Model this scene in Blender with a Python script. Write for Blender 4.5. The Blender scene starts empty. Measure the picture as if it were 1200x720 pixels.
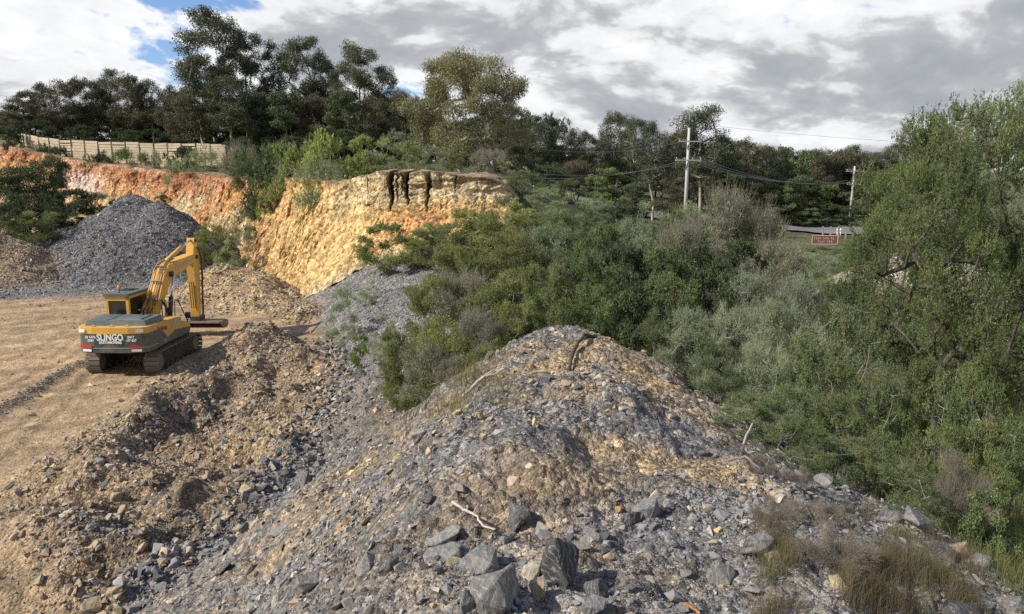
import bpy, bmesh, math, random
import numpy as np
from mathutils import Vector, Matrix, geometry

S = bpy.context.scene
C = S.collection
R = math.radians
EYE = 8.6            # height of the eye above the pit floor (metres)
FPX = 906.0          # focal length in pixels of the 1200 px wide photograph
PITCH = R(10.0)

# ------------------------------------------------------------------ camera
cam_data = bpy.data.cameras.new('camera')
cam = bpy.data.objects.new('camera', cam_data)
C.objects.link(cam)
cam.location = (0, 0, EYE)
cam.rotation_euler = (R(90) - PITCH, 0, 0)
cam_data.sensor_width = 36.0
cam_data.sensor_fit = 'HORIZONTAL'
cam_data.lens = FPX / 1200 * 36
cam_data.clip_start = 0.05
cam_data.clip_end = 8000
S.camera = cam
S.render.engine = 'CYCLES'
S.view_settings.view_transform = 'Standard'
S.view_settings.look = 'None'
S.view_settings.exposure = 0.22
S.view_settings.gamma = 1.0
S.cycles.use_denoising = False
S.cycles.max_bounces = 6
S.cycles.transparent_max_bounces = 8
S.cycles.sample_clamp_indirect = 4

# ------------------------------------------------------------------ sun and sky
SUN_ELEV = R(37)
SHADOW = Vector((0.95, 0.30, 0)).normalized()        # where shadows fall on the ground
to_sun = Vector((-SHADOW.x * math.cos(SUN_ELEV), -SHADOW.y * math.cos(SUN_ELEV), math.sin(SUN_ELEV)))
sl = bpy.data.lights.new('sun', 'SUN')
sl.energy = 5.0
sl.angle = R(0.6)
sl.color = (1.0, 0.93, 0.82)
so = bpy.data.objects.new('sun', sl)
C.objects.link(so)
so.rotation_euler = to_sun.to_track_quat('Z', 'Y').to_euler()

world = bpy.data.worlds.new('World')
S.world = world
world.use_nodes = True
wt = world.node_tree
wt.nodes.clear()


class NT:
    """small helper for building node trees"""
    def __init__(self, tree):
        self.t = tree

    def n(self, kind, **kw):
        nd = self.t.nodes.new(kind)
        for k, v in kw.items():
            setattr(nd, k, v)
        return nd

    def l(self, a, b):
        self.t.links.new(a, b)

    def val(self, sock, v):
        if hasattr(v, 'is_linked') or isinstance(v, bpy.types.NodeSocket):
            self.l(v, sock)
        else:
            sock.default_value = v

    def math(self, op, a, b=0.0, c=0.0, clamp=False):
        nd = self.n('ShaderNodeMath', operation=op, use_clamp=clamp)
        self.val(nd.inputs[0], a)
        self.val(nd.inputs[1], b)
        if len(nd.inputs) > 2:
            self.val(nd.inputs[2], c)
        return nd.outputs[0]

    def noise(self, vec, scale, detail=4, rough=0.55, dist=0.0, lac=2.0):
        nd = self.n('ShaderNodeTexNoise')
        if vec is not None:
            self.l(vec, nd.inputs['Vector'])
        nd.inputs['Scale'].default_value = scale
        nd.inputs['Detail'].default_value = detail
        nd.inputs['Roughness'].default_value = rough
        nd.inputs['Lacunarity'].default_value = lac
        nd.inputs['Distortion'].default_value = dist
        return nd

    def ramp(self, fac, stops, interp='LINEAR'):
        nd = self.n('ShaderNodeValToRGB')
        cr = nd.color_ramp
        cr.interpolation = interp
        while len(cr.elements) > 1:
            cr.elements.remove(cr.elements[-1])
        for i, (p, col) in enumerate(stops):
            e = cr.elements[0] if i == 0 else cr.elements.new(p)
            e.position = p
            if not isinstance(col, (tuple, list)):
                col = (col, col, col)
            e.color = tuple(col) + (1,) if len(col) == 3 else col
        self.l(fac, nd.inputs[0])
        return nd.outputs[0]

    def mix(self, fac, a, b, mode='MIX'):
        nd = self.n('ShaderNodeMix', data_type='RGBA', blend_type=mode)
        self.val(nd.inputs[0], fac)
        for s, v in ((nd.inputs[6], a), (nd.inputs[7], b)):
            if isinstance(v, bpy.types.NodeSocket):
                self.l(v, s)
            else:
                s.default_value = tuple(v) + (1,) if len(v) == 3 else v
        return nd.outputs[2]


w = NT(wt)
sky = w.n('ShaderNodeTexSky', sky_type='NISHITA')
sky.sun_disc = False
sky.sun_elevation = SUN_ELEV
sky.sun_rotation = math.atan2(to_sun.x, to_sun.y)
sky.altitude = 250
sky.air_density = 1.0
sky.dust_density = 0.6
sky.ozone_density = 1.2
tc = w.n('ShaderNodeTexCoord')
sep = w.n('ShaderNodeSeparateXYZ')
w.l(tc.outputs['Generated'], sep.inputs[0])
den = w.math('ADD', w.math('MAXIMUM', sep.outputs[2], 0.0), 0.42)
cx = w.math('DIVIDE', sep.outputs[0], den)
cy = w.math('DIVIDE', sep.outputs[1], den)
cmb = w.n('ShaderNodeCombineXYZ')
w.l(cx, cmb.inputs[0])
w.l(cy, cmb.inputs[1])
cmb.inputs[2].default_value = SKYSEED = 3.7
cv = cmb.outputs[0]
warp = w.noise(cv, 0.9, 3, 0.5)
wv = w.n('ShaderNodeVectorMath', operation='SCALE')
w.l(warp.outputs['Color'], wv.inputs[0])
wv.inputs['Scale'].default_value = 0.45
cv2 = w.n('ShaderNodeVectorMath', operation='ADD')
w.l(cv, cv2.inputs[0])
w.l(wv.outputs[0], cv2.inputs[1])
cvw = cv2.outputs[0]
big = w.noise(cvw, 1.9, 3, 0.5).outputs['Fac']
mid = w.noise(cvw, 4.2, 10, 0.55).outputs['Fac']
fine = w.noise(cvw, 12.0, 8, 0.6).outputs['Fac']
# thickness of the cloud layer: thin parts are bright, thick bellies are grey
thick = w.math('ADD', w.math('MULTIPLY', mid, 0.70), w.math('MULTIPLY', big, 0.42))
thick = w.math('SUBTRACT', thick, 0.076)
thick = w.math('ADD', thick, w.math('MULTIPLY', w.math('SUBTRACT', fine, 0.5), 0.27))

# rounded billows with creases between them
for sc_, am_ in ((5.5, 0.20), (12.0, 0.10), (26.0, 0.05)):
    bl_ = w.math('ABSOLUTE', w.math('SUBTRACT', w.noise(cvw, sc_, 2, 0.5).outputs['Fac'], 0.5))
    thick = w.math('SUBTRACT', thick, w.math('MULTIPLY', w.math('SUBTRACT', bl_, 0.085), am_ * 2))


def blob(px, py, rx, ry):
    """soft mask round one direction of the sky (a gap in the clouds)"""
    u = (px - 600) / FPX
    v = (py - 360) / FPX
    d = Vector((u, math.cos(PITCH) - v * math.sin(PITCH), -math.sin(PITCH) - v * math.cos(PITCH))).normalized()
    az = math.atan2(d.x, d.y)
    el = math.asin(d.z)
    a = w.math('ARCTAN2', sep.outputs[0], sep.outputs[1])
    e = w.math('ARCSINE', sep.outputs[2])
    da = w.math('DIVIDE', w.math('SUBTRACT', a, az), rx / FPX)
    de = w.math('DIVIDE', w.math('SUBTRACT', e, el), ry / FPX)
    r2 = w.math('ADD', w.math('POWER', w.math('ABSOLUTE', da), 2.0), w.math('POWER', w.math('ABSOLUTE', de), 2.0))
    return w.math('POWER', 2.718, w.math('MULTIPLY', r2, -1.0))


holes = w.math('MULTIPLY', blob(184, 74, 85, 40), 0.27)
for b in ((995, 12, 75, 18), (262, -4, 90, 20), (487, 103, 40, 18)):
    holes = w.math('ADD', holes, w.math('MULTIPLY', blob(*b), 0.20))
for b in ((20, 250, 200, 40),):
    pass
# unseen clear sky overhead: cloud cover thinned high above the picture to deepen shadows
up_ = w.ramp(sep.outputs[2], [(0.40, 0.0), (0.62, 0.30)])
cover = w.math('SUBTRACT', w.math('SUBTRACT', thick, holes), up_)
cfac = w.ramp(cover, [(0.25, 0.0), (0.335, 1.0)], 'EASE')
# lit edges and dark undersides
cdark = w.ramp(cover, [(0.27, (0.93, 0.94, 0.96)), (0.42, (0.90, 0.905, 0.915)), (0.468, (0.78, 0.785, 0.80)),
                       (0.50, (0.60, 0.61, 0.63)), (0.545, (0.47, 0.48, 0.51)), (0.63, (0.39, 0.41, 0.45))])
shade = w.ramp(fine, [(0.30, 0.90), (0.70, 1.10)])
ccol = w.mix(1.0, cdark, shade, 'MULTIPLY')
scl = w.n('ShaderNodeVectorMath', operation='SCALE')
w.l(ccol, scl.inputs[0])
scl.inputs['Scale'].default_value = 10.0 * 1.0
skyb = w.n('ShaderNodeVectorMath', operation='SCALE')
w.l(sky.outputs[0], skyb.inputs[0])
skyb.inputs['Scale'].default_value = 1.0
skyb_gain = w.mix(1.0, skyb.outputs[0], (0.95, 1.12, 1.45), 'MULTIPLY')
wcol = w.mix(cfac, skyb_gain, scl.outputs[0])
bg = w.n('ShaderNodeBackground')
w.l(wcol, bg.inputs[0])
bg.inputs[1].default_value = 0.09
wo = w.n('ShaderNodeOutputWorld')
w.l(bg.outputs[0], wo.inputs[0])


# ------------------------------------------------------------------ picture rays (used only to survey the site)
def ray(px, py):
    u = (px - 600) / FPX
    v = (py - 360) / FPX
    y = math.cos(PITCH) - v * math.sin(PITCH)
    return u / y, (-math.sin(PITCH) - v * math.cos(PITCH)) / y


def P(px, py, Y):
    dx, dz = ray(px, py)
    return (dx * Y, Y, EYE + dz * Y)


def PZ(px, py, z):
    dx, dz = ray(px, py)
    t = (z - EYE) / dz
    return (dx * t, t, z)


# ------------------------------------------------------------------ numpy noise
def _hash(ix, iy, iz, seed):
    h = (ix.astype(np.int64) * 374761393 + iy.astype(np.int64) * 668265263 + iz.astype(np.int64) * 2147483647 + seed * 1274126177) & 0xFFFFFFFF
    h = ((h ^ (h >> 13)) * 1274126177) & 0xFFFFFFFF
    h = ((h ^ (h >> 16)) * 668265263) & 0xFFFFFFFF
    return ((h ^ (h >> 15)) & 0xFFFFFF) / float(0xFFFFFF)


def vnoise(x, y, z=None, seed=0):
    x = np.asarray(x, float); y = np.asarray(y, float)
    ix = np.floor(x); iy = np.floor(y)
    fx = x - ix; fy = y - iy
    fx = fx * fx * fx * (fx * (fx * 6 - 15) + 10); fy = fy * fy * fy * (fy * (fy * 6 - 15) + 10)
    if z is None:
        zz = np.zeros_like(ix)
        a = _hash(ix, iy, zz, seed); b = _hash(ix + 1, iy, zz, seed)
        c = _hash(ix, iy + 1, zz, seed); d = _hash(ix + 1, iy + 1, zz, seed)
        return (a + (b - a) * fx) * (1 - fy) + (c + (d - c) * fx) * fy
    z = np.asarray(z, float); iz = np.floor(z); fz = z - iz; fz = fz * fz * (3 - 2 * fz)
    r = []
    for k in (0, 1):
        a = _hash(ix, iy, iz + k, seed); b = _hash(ix + 1, iy, iz + k, seed)
        c = _hash(ix, iy + 1, iz + k, seed); d = _hash(ix + 1, iy + 1, iz + k, seed)
        r.append((a + (b - a) * fx) * (1 - fy) + (c + (d - c) * fx) * fy)
    return r[0] + (r[1] - r[0]) * fz


def fbm(x, y, z=None, octv=4, seed=0, gain=0.5):
    s = 0; a = 1; tot = 0
    for o in range(octv):
        f = 2.03 ** o
        s = s + a * vnoise(x * f + o * 17.3, y * f + o * 9.1, None if z is None else z * f, seed + o)
        tot += a; a *= gain
    return s / tot - 0.5          # about -0.5 .. 0.5


# ------------------------------------------------------------------ object helpers
def tag(o, label=None, cat=None, group=None, kind=None):
    if label: o['label'] = label
    if cat: o['category'] = cat
    if group: o['group'] = group
    if kind: o['kind'] = kind
    return o


def link(name, me, parent=None):
    o = bpy.data.objects.new(name, me)
    C.objects.link(o)
    if parent is not None:
        o.parent = parent
    return o


def empty(name, loc=(0, 0, 0), rz=0, parent=None):
    o = bpy.data.objects.new(name, None)
    C.objects.link(o)
    o.location = loc
    o.rotation_euler = (0, 0, rz)
    o.empty_display_size = 0.3
    if parent is not None:
        o.parent = parent
    return o


def mesh_np(name, verts, faces, mat=None, col=None, smooth=False, uv=None):
    """mesh from numpy arrays; faces is (n,3) or (n,4)"""
    verts = np.asarray(verts, np.float32); faces = np.asarray(faces, np.int32)
    me = bpy.data.meshes.new(name)
    k = faces.shape[1]
    me.vertices.add(len(verts)); me.vertices.foreach_set('co', verts.ravel())
    me.loops.add(faces.size); me.loops.foreach_set('vertex_index', faces.ravel())
    me.polygons.add(len(faces))
    me.polygons.foreach_set('loop_start', np.arange(0, faces.size, k, dtype=np.int32))
    me.polygons.foreach_set('loop_total', np.full(len(faces), k, np.int32))
    me.polygons.foreach_set('use_smooth', np.full(len(faces), bool(smooth)))
    me.update(calc_edges=True)
    if col is not None:
        col = np.asarray(col, np.float32)
        if col.shape[1] == 3:
            col = np.concatenate([col, np.ones((len(col), 1), np.float32)], 1)
        at = me.color_attributes.new('Col', 'FLOAT_COLOR', 'POINT')
        at.data.foreach_set('color', col.ravel())
    if mat is not None:
        me.materials.append(mat)
    return me


def copy_tree(o, parent=None):
    c = o.copy(); C.objects.link(c); c.parent = parent
    for ch in o.children:
        copy_tree(ch, c)
    return c


# ------------------------------------------------------------------ materials
def new_mat(name):
    m = bpy.data.materials.new(name); m.use_nodes = True
    nt = NT(m.node_tree)
    b = m.node_tree.nodes['Principled BSDF']
    return m, nt, b


def ground_material(name, peb=18.0, bump=0.6):
    m, nt, b = new_mat(name)
    geo = nt.n('ShaderNodeNewGeometry'); pos = geo.outputs['Position']
    at = nt.n('ShaderNodeAttribute', attribute_name='Col')
    v1 = nt.n('ShaderNodeTexVoronoi'); v1.inputs['Scale'].default_value = peb; nt.l(pos, v1.inputs['Vector'])
    v2 = nt.n('ShaderNodeTexVoronoi'); v2.inputs['Scale'].default_value = peb * 0.42; nt.l(pos, v2.inputs['Vector'])
    v3 = nt.n('ShaderNodeTexVoronoi'); v3.inputs['Scale'].default_value = peb * 3.0; nt.l(pos, v3.inputs['Vector'])
    n1 = nt.noise(pos, 1.3, 8, 0.65)
    n2 = nt.noise(pos, 9.0, 6, 0.7)
    def cellval(v):
        s = nt.n('ShaderNodeSeparateColor'); nt.l(v.outputs['Color'], s.inputs[0]); return s.outputs[0]
    c1 = nt.ramp(cellval(v1), [(0.0, 0.55), (0.5, 0.95), (0.9, 1.25), (1.0, 1.7)])
    c2 = nt.ramp(cellval(v2), [(0.0, 0.7), (0.6, 1.0), (1.0, 1.35)])
    c3 = nt.ramp(cellval(v3), [(0.0, 0.65), (1.0, 1.35)])
    st = at.outputs['Alpha']
    col = nt.mix(st, at.outputs['Color'], c1, 'MULTIPLY')
    col = nt.mix(st, col, c2, 'MULTIPLY')
    col = nt.mix(nt.math('MAXIMUM', st, 0.4), col, c3, 'MULTIPLY')
    col = nt.mix(1.0, col, nt.ramp(n1.outputs['Fac'], [(0.25, 0.72), (0.75, 1.28)]), 'MULTIPLY')
    nt.l(col, b.inputs['Base Color'])
    b.inputs['Roughness'].default_value = 0.95
    b.inputs['Specular IOR Level'].default_value = 0.15
    h = nt.math('ADD', nt.math('MULTIPLY', v1.outputs['Distance'], -0.8), nt.math('MULTIPLY', n2.outputs['Fac'], 0.8))
    h = nt.math('ADD', h, nt.math('MULTIPLY', v2.outputs['Distance'], -1.0))
    h = nt.math('ADD', h, nt.math('MULTIPLY', v3.outputs['Distance'], -0.3))
    bp = nt.n('ShaderNodeBump'); bp.inputs['Strength'].default_value = bump; bp.inputs['Distance'].default_value = 0.09
    nt.l(nt.math('MULTIPLY', h, nt.math('MAXIMUM', st, 0.25)), bp.inputs['Height']); nt.l(bp.outputs[0], b.inputs['Normal'])
    return m


def rock_material(name, scale=14.0, use_attr=True, base=(0.25, 0.26, 0.27), spec=0.3, vein=True):
    m, nt, b = new_mat(name)
    tcn = nt.n('ShaderNodeTexCoord')
    oi = nt.n('ShaderNodeObjectInfo')
    ad = nt.n('ShaderNodeVectorMath', operation='ADD'); nt.l(tcn.outputs['Object'], ad.inputs[0])
    sc = nt.math('MULTIPLY', oi.outputs['Random'], 40.0)
    cm = nt.n('ShaderNodeCombineXYZ'); nt.l(sc, cm.inputs[0]); nt.l(cm.outputs[0], ad.inputs[1])
    pos = ad.outputs[0]
    if use_attr:
        src = nt.n('ShaderNodeAttribute', attribute_name='Col').outputs['Color']
    else:
        src = nt.mix(nt.ramp(nt.noise(pos, scale * 0.25, 4).outputs['Fac'], [(0.35, 0.0), (0.65, 1.0)]), base,
                     tuple(min(1, c * f) for c, f in zip(base, (1.35, 1.28, 1.15))))
        src = nt.mix(1.0, src, nt.ramp(oi.outputs['Random'], [(0, 0.75), (1, 1.2)]), 'MULTIPLY')
    n1 = nt.noise(pos, scale, 8, 0.7)
    col = nt.mix(1.0, src, nt.ramp(n1.outputs['Fac'], [(0.3, 0.62), (0.5, 1.0), (0.72, 1.38)]), 'MULTIPLY')
    if vein:
        wv_ = nt.n('ShaderNodeTexWave'); wv_.inputs['Scale'].default_value = scale * 0.35
        wv_.inputs['Distortion'].default_value = 9; wv_.inputs['Detail'].default_value = 4; wv_.inputs['Detail Scale'].default_value = 2.0
        nt.l(pos, wv_.inputs['Vector'])
        col = nt.mix(nt.ramp(wv_.outputs['Fac'], [(0.9, 0.0), (1.0, 0.35)]), col, (0.5, 0.49, 0.45))
    nt.l(col, b.inputs['Base Color'])
    b.inputs['Roughness'].default_value = 0.8
    b.inputs['Specular IOR Level'].default_value = spec
    bp = nt.n('ShaderNodeBump'); bp.inputs['Strength'].default_value = 0.6; bp.inputs['Distance'].default_value = 0.02
    nt.l(n1.outputs['Fac'], bp.inputs['Height']); nt.l(bp.outputs[0], b.inputs['Normal'])
    return m


def flat_mat(name, col, rough=0.6, metal=0.0, spec=0.5, dirt=0.25, dirt_col=(0.30, 0.23, 0.15), scale=6.0, bump=0.0, grime=None):
    """painted or plain material with uneven dust over it"""
    m, nt, b = new_mat(name)
    tcn = nt.n('ShaderNodeTexCoord')
    n1 = nt.noise(tcn.outputs['Object'], scale, 8, 0.7)
    n2 = nt.noise(tcn.outputs['Object'], scale * 0.2, 3, 0.5)
    f = nt.ramp(nt.math('ADD', nt.math('MULTIPLY', n1.outputs['Fac'], 0.6), nt.math('MULTIPLY', n2.outputs['Fac'], 0.4)),
                [(0.42, 0.0), (0.68, dirt)])
    c = nt.mix(f, col, dirt_col)
    nt.l(c, b.inputs['Base Color'])
    nt.l(nt.ramp(f, [(0, rough), (0.6, min(1, rough + 0.35))]), b.inputs['Roughness'])
    b.inputs['Metallic'].default_value = metal
    b.inputs['Specular IOR Level'].default_value = spec
    if bump:
        bp = nt.n('ShaderNodeBump'); bp.inputs['Strength'].default_value = bump; bp.inputs['Distance'].default_value = 0.01
        nt.l(n1.outputs['Fac'], bp.inputs['Height']); nt.l(bp.outputs[0], b.inputs['Normal'])
    return m


def leaf_material(name, c1, c2, trans=0.35, rough=0.55):
    """c1/c2: the two leaf colours the foliage varies between (attribute Col.r picks)"""
    m = bpy.data.materials.new(name); m.use_nodes = True
    t = m.node_tree; t.nodes.clear(); nt = NT(t)
    at = nt.n('ShaderNodeAttribute', attribute_name='Col')
    oi = nt.n('ShaderNodeObjectInfo')
    s = nt.n('ShaderNodeSeparateColor'); nt.l(at.outputs['Color'], s.inputs[0])
    col = nt.mix(s.outputs[0], c1, c2)
    col = nt.mix(nt.math('MULTIPLY', s.outputs[1], 1.0), col, (0.20, 0.13, 0.065))
    col = nt.mix(1.0, col, nt.ramp(oi.outputs['Random'], [(0, (0.85, 0.86, 0.9)), (1, (1.18, 1.14, 1.0))]), 'MULTIPLY')
    b = nt.n('ShaderNodeBsdfPrincipled'); nt.l(col, b.inputs['Base Color'])
    b.inputs['Roughness'].default_value = rough; b.inputs['Specular IOR Level'].default_value = 0.35
    tr = nt.n('ShaderNodeBsdfTranslucent')
    nt.l(nt.mix(1.0, col, (1.1, 1.25, 0.6), 'MULTIPLY'), tr.inputs['Color'])
    ms = nt.n('ShaderNodeMixShader'); ms.inputs[0].default_value = trans
    nt.l(b.outputs[0], ms.inputs[1]); nt.l(tr.outputs[0], ms.inputs[2])
    o = nt.n('ShaderNodeOutputMaterial'); nt.l(ms.outputs[0], o.inputs[0])
    return m


M_ground = ground_material('rubble_ground', 16.0, 0.75)
M_cliff = ground_material('weathered_rock_face', 5.0, 0.7)
M_rubble = rock_material('loose_stone', 22.0, True, vein=False)
M_bark = flat_mat('bark', (0.07, 0.058, 0.045), 0.9, dirt=0.6, dirt_col=(0.17, 0.15, 0.125), scale=9, bump=0.6)
M_palebark = flat_mat('pale_gum_bark', (0.42, 0.39, 0.34), 0.8, dirt=0.7, dirt_col=(0.20, 0.165, 0.13), scale=3, bump=0.3)
M_twig = flat_mat('dry_twig', (0.20, 0.165, 0.125), 0.9, dirt=0.5, dirt_col=(0.36, 0.33, 0.29), scale=8)
M_paletwig = flat_mat('pale_twig', (0.33, 0.30, 0.25), 0.9, dirt=0.5, dirt_col=(0.20, 0.17, 0.14), scale=8)
M_deadwood = flat_mat('bleached_wood', (0.52, 0.46, 0.37), 0.8, dirt=0.6, dirt_col=(0.30, 0.25, 0.19), scale=12, bump=0.4)
M_darkwood = flat_mat('charred_wood', (0.05, 0.045, 0.04), 0.85, dirt=0.4, dirt_col=(0.16, 0.13, 0.10), scale=14, bump=0.6)

# ------------------------------------------------------------------ terrain survey: points and break lines
GX0, GX1, GY0, GY1, GS = -140.0, 150.0, -24.0, 210.0, 0.25
nx = int((GX1 - GX0) / GS) + 1; ny = int((GY1 - GY0) / GS) + 1
gx = GX0 + np.arange(nx) * GS; gy = GY0 + np.arange(ny) * GS
GXX, GYY = np.meshgrid(gx, gy)

# edge of the pit: top of the face and foot of the face, from the right end of the promontory to the far left
CREST = [P(612, 236, 51.5), P(590, 214, 51), P(555, 205, 50.5), P(505, 202, 50.8), P(452, 200, 51.5), P(418, 206, 54), P(392, 214, 57),
         P(345, 208, 64), P(305, 212, 73), P(255, 206, 83), P(200, 201, 93), P(100, 190, 104), P(0, 170, 113), P(-120, 150, 122)]
FOOT = [P(612, 250, 50.0), P(585, 262, 48.5), P(540, 276, 47.2), P(488, 292, 46.5), P(440, 302, 46.5), P(402, 322, 47), P(350, 350, 50.5),
        P(315, 335, 57), P(272, 305, 67), P(235, 278, 79), P(180, 262, 89), P(85, 247, 99), P(-20, 235, 106), P(-160, 225, 112)]
TOE = [(-8.6, -24, 0.3), (-8.0, 4, 0.2), PZ(150, 720, 0.2), PZ(280, 620, 0.1), PZ(372, 522, 0.0), PZ(398, 440, 0.0), PZ(380, 385, 0.2), PZ(352, 353, 0.5)]


def outward(line, i):
    a = Vector(line[max(i - 1, 0)][:2]); b = Vector(line[min(i + 1, len(line) - 1)][:2])
    d = (b - a).normalized()
    return Vector((-d.y, d.x)) * -1      # side that faces the camera / pit for a line running leftwards


TV = []; TE = []


def addline(pts):
    s = len(TV)
    for p in pts: TV.append(tuple(p))
    for i in range(len(pts) - 1): TE.append((s + i, s + i + 1))


addline(TOE)
back_hi = []; back_lo = []
for i, p in enumerate(CREST):
    o = outward(CREST, i)
    if o.y > 0: o = -o
    hi = Vector((p[0], p[1])) - o * 5.2
    lo = Vector((p[0], p[1])) - o * 4.6
    back_hi.append((hi.x, hi.y, p[2] + 0.0))
    back_lo.append((lo.x, lo.y, min(FOOT[i][2] - 0.3, p[2] - 0.8)))
addline(back_hi); addline(back_lo)
addline([(p[0], p[1], p[2] - 0.25) for p in FOOT])
# the spoil bund in front: left spur, crest, right edge
addline([P(655, 372, 17.2), P(604, 418, 17.0), P(548, 464, 17.2), P(490, 500, 18.0), P(440, 520, 19.5)])
addline([(-0.9, -24, 6.9), (-0.9, -5, 6.6), (-0.7, 3, 5.75), (-0.6, 7, 5.5), (-0.6, 11, 5.35), (-0.2, 14.5, 5.35), P(655, 372, 17.2)])
addline([(5.2, -24, 6.9), (4.8, -5, 6.5), P(1230, 720, 5.6), P(1200, 692, 6.2), P(1130, 642, 6.9), P(1050, 584, 8.0), P(960, 556, 8.4), P(905, 540, 8.9),
         P(860, 500, 10.4), P(785, 432, 13.2), P(735, 400, 15.2), P(700, 382, 16.6), P(655, 372, 17.2)])
addline([(10, -24, 2.8), (9.2, -5, 2.8), (8.3, 5, 2.7), (8.0, 8.5, 2.6), (6.6, 13, 2.7), (5.4, 18, 2.2), (3.4, 22.5, 2.0)])
TV += [(1.5, 6, 5.6), (2.2, 8, 5.5), (1.5, 10, 5.45), (1.4, 13, 5.45), (1.0, 15.5, 5.4),
       # gully behind the spur and the bank that leads back to the cliff
       (-1.2, 20.0, 2.6), (-3.4, 20.6, 1.5), (0.8, 20.5, 2.9), (-2.4, 24, 2.0), (-4.8, 24, 1.1), (0.4, 25, 2.3), (-1.4, 31, 2.5), (-4.4, 32, 1.6),
       (-3.6, 40, 3.2), (-7.0, 41, 2.3), (-4.0, 45.0, 4.0), (-8.6, 45.0, 2.8), (0.5, 38, 2.8), (4.5, 30, 1.7), (5, 40, 2.0), (4.6, 47, 3.2),
       (3.0, 51, 5.0), (8, 46, 2.2), (7.5, 54, 3.6), (14, 54, 2.2), (22, 56, 1.2), (32, 60, 0.1), (34, 84, -0.6), (28, 84, -0.2), (42, 84, -0.7),
       (12, 8, 1.7), (12, 20, 1.4), (10, 30, 1.7), (20, 15, 1.0), (22, 35, 0.9), (40, 40, 0.2), (40, 10, 0.9), (60, 60, -0.3), (14, -24, 1.2), (40, -24, 1.0),
       # plateau
       (0, 56, 8.3), (-8, 60, 9.0), (-18, 82, 9.3), (-30, 100, 9.9), (0, 75, 6.6), (10, 70, 3.4), (20, 90, 1.4), (2, 95, 5.6), (-10, 120, 9.6),
       (-40, 118, 10.6), (-75, 132, 13.2), (14, 125, 5.0), (40, 98, 0.45), (70, 96, 0.4), (110, 96, 0.3), (40, 130, 1.6), (90, 130, 1.4),
       (-140, 140, 16), (-140, 210, 17), (-60, 210, 15), (0, 210, 10), (60, 210, 4), (150, 210, 3), (150, 100, 0.5), (150, -24, 0.8), (150, 50, 0.4),
       # pit floor
       (-14, 16, 0.2), (-26, 14, 0.3), (-40, 20, 0.4), (-15, 28, 0.0), (-28, 30, 0.1), (-16, 42, 0.1), (-30, 48, 0.3), (-24, 60, 0.6),
       (-45, 60, 0.9), (-42, 75, 1.2), (-60, 60, 1.5), (-60, 90, 2.0), (-140, 110, 2.0), (-140, 60, 2.0), (-140, 20, 2.0), (-140, -24, 2.0), (-40, -24, 0.5), (-15, -24, 0.3)]
pts2 = [Vector((p[0], p[1])) for p in TV]
rv, re, rf, ov, oe, of = geometry.delaunay_2d_cdt(pts2, TE, [], 0, 1e-4)
rz = []
for i, v in enumerate(rv):
    if ov[i]:
        rz.append(TV[ov[i][0]][2])
    else:   # crossing of two break lines: interpolate from the nearest input points
        d = [((v - q).length + 1e-3, k) for k, q in enumerate(pts2)]
        d.sort(); ws = [1 / a for a, _ in d[:3]]
        rz.append(sum(wt_ * TV[k][2] for wt_, (_, k) in zip(ws, d[:3])) / sum(ws))
Z = np.full((ny, nx), 2.0)
for f in rf:
    a, b_, c = (rv[i] for i in f); za, zb, zc = (rz[i] for i in f)
    x0, x1 = min(a.x, b_.x, c.x), max(a.x, b_.x, c.x); y0, y1 = min(a.y, b_.y, c.y), max(a.y, b_.y, c.y)
    i0 = max(0, int((x0 - GX0) / GS)); i1 = min(nx, int((x1 - GX0) / GS) + 2)
    j0 = max(0, int((y0 - GY0) / GS)); j1 = min(ny, int((y1 - GY0) / GS) + 2)
    X = GXX[j0:j1, i0:i1]; Y = GYY[j0:j1, i0:i1]
    det = (b_.y - c.y) * (a.x - c.x) + (c.x - b_.x) * (a.y - c.y)
    if abs(det) < 1e-9: continue
    l1 = ((b_.y - c.y) * (X - c.x) + (c.x - b_.x) * (Y - c.y)) / det
    l2 = ((c.y - a.y) * (X - c.x) + (a.x - c.x) * (Y - c.y)) / det
    l3 = 1 - l1 - l2
    k = (l1 >= -1e-6) & (l2 >= -1e-6) & (l3 >= -1e-6)
    Z[j0:j1, i0:i1][k] = (l1 * za + l2 * zb + l3 * zc)[k]


def blur(A, sig):
    """gaussian blur, sig in metres"""
    s = sig / GS; n = int(3 * s) + 1
    k = np.exp(-0.5 * (np.arange(-n, n + 1) / s) ** 2); k /= k.sum()
    B = np.pad(A, ((n, n), (0, 0)), mode='edge')
    B = sum(k[i] * B[i:i + A.shape[0]] for i in range(2 * n + 1))
    B = np.pad(B, ((0, 0), (n, n)), mode='edge')
    return sum(k[i] * B[:, i:i + A.shape[1]] for i in range(2 * n + 1))


Z = blur(Z, 0.45)


def sample(A, x, y):
    fx = np.clip((np.asarray(x, float) - GX0) / GS, 0, nx - 1.001); fy = np.clip((np.asarray(y, float) - GY0) / GS, 0, ny - 1.001)
    ix = fx.astype(int); iy = fy.astype(int); fx = fx - ix; fy = fy - iy
    return (A[iy, ix] * (1 - fx) + A[iy, ix + 1] * fx) * (1 - fy) + (A[iy + 1, ix] * (1 - fx) + A[iy + 1, ix + 1] * fx) * fy


def hit(px, py, y0=3.0):
    """ground point seen in the direction of a picture point"""
    dx, dz = ray(px, py)
    Y = np.concatenate([np.arange(y0, 60, 0.03), np.arange(60, 200, 0.1)])
    g = EYE + dz * Y - sample(Z, dx * Y, Y)
    k = np.where(g <= 0)[0]
    Yh = Y[k[0]] if len(k) else 150.0
    return dx * Yh, Yh


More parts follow.
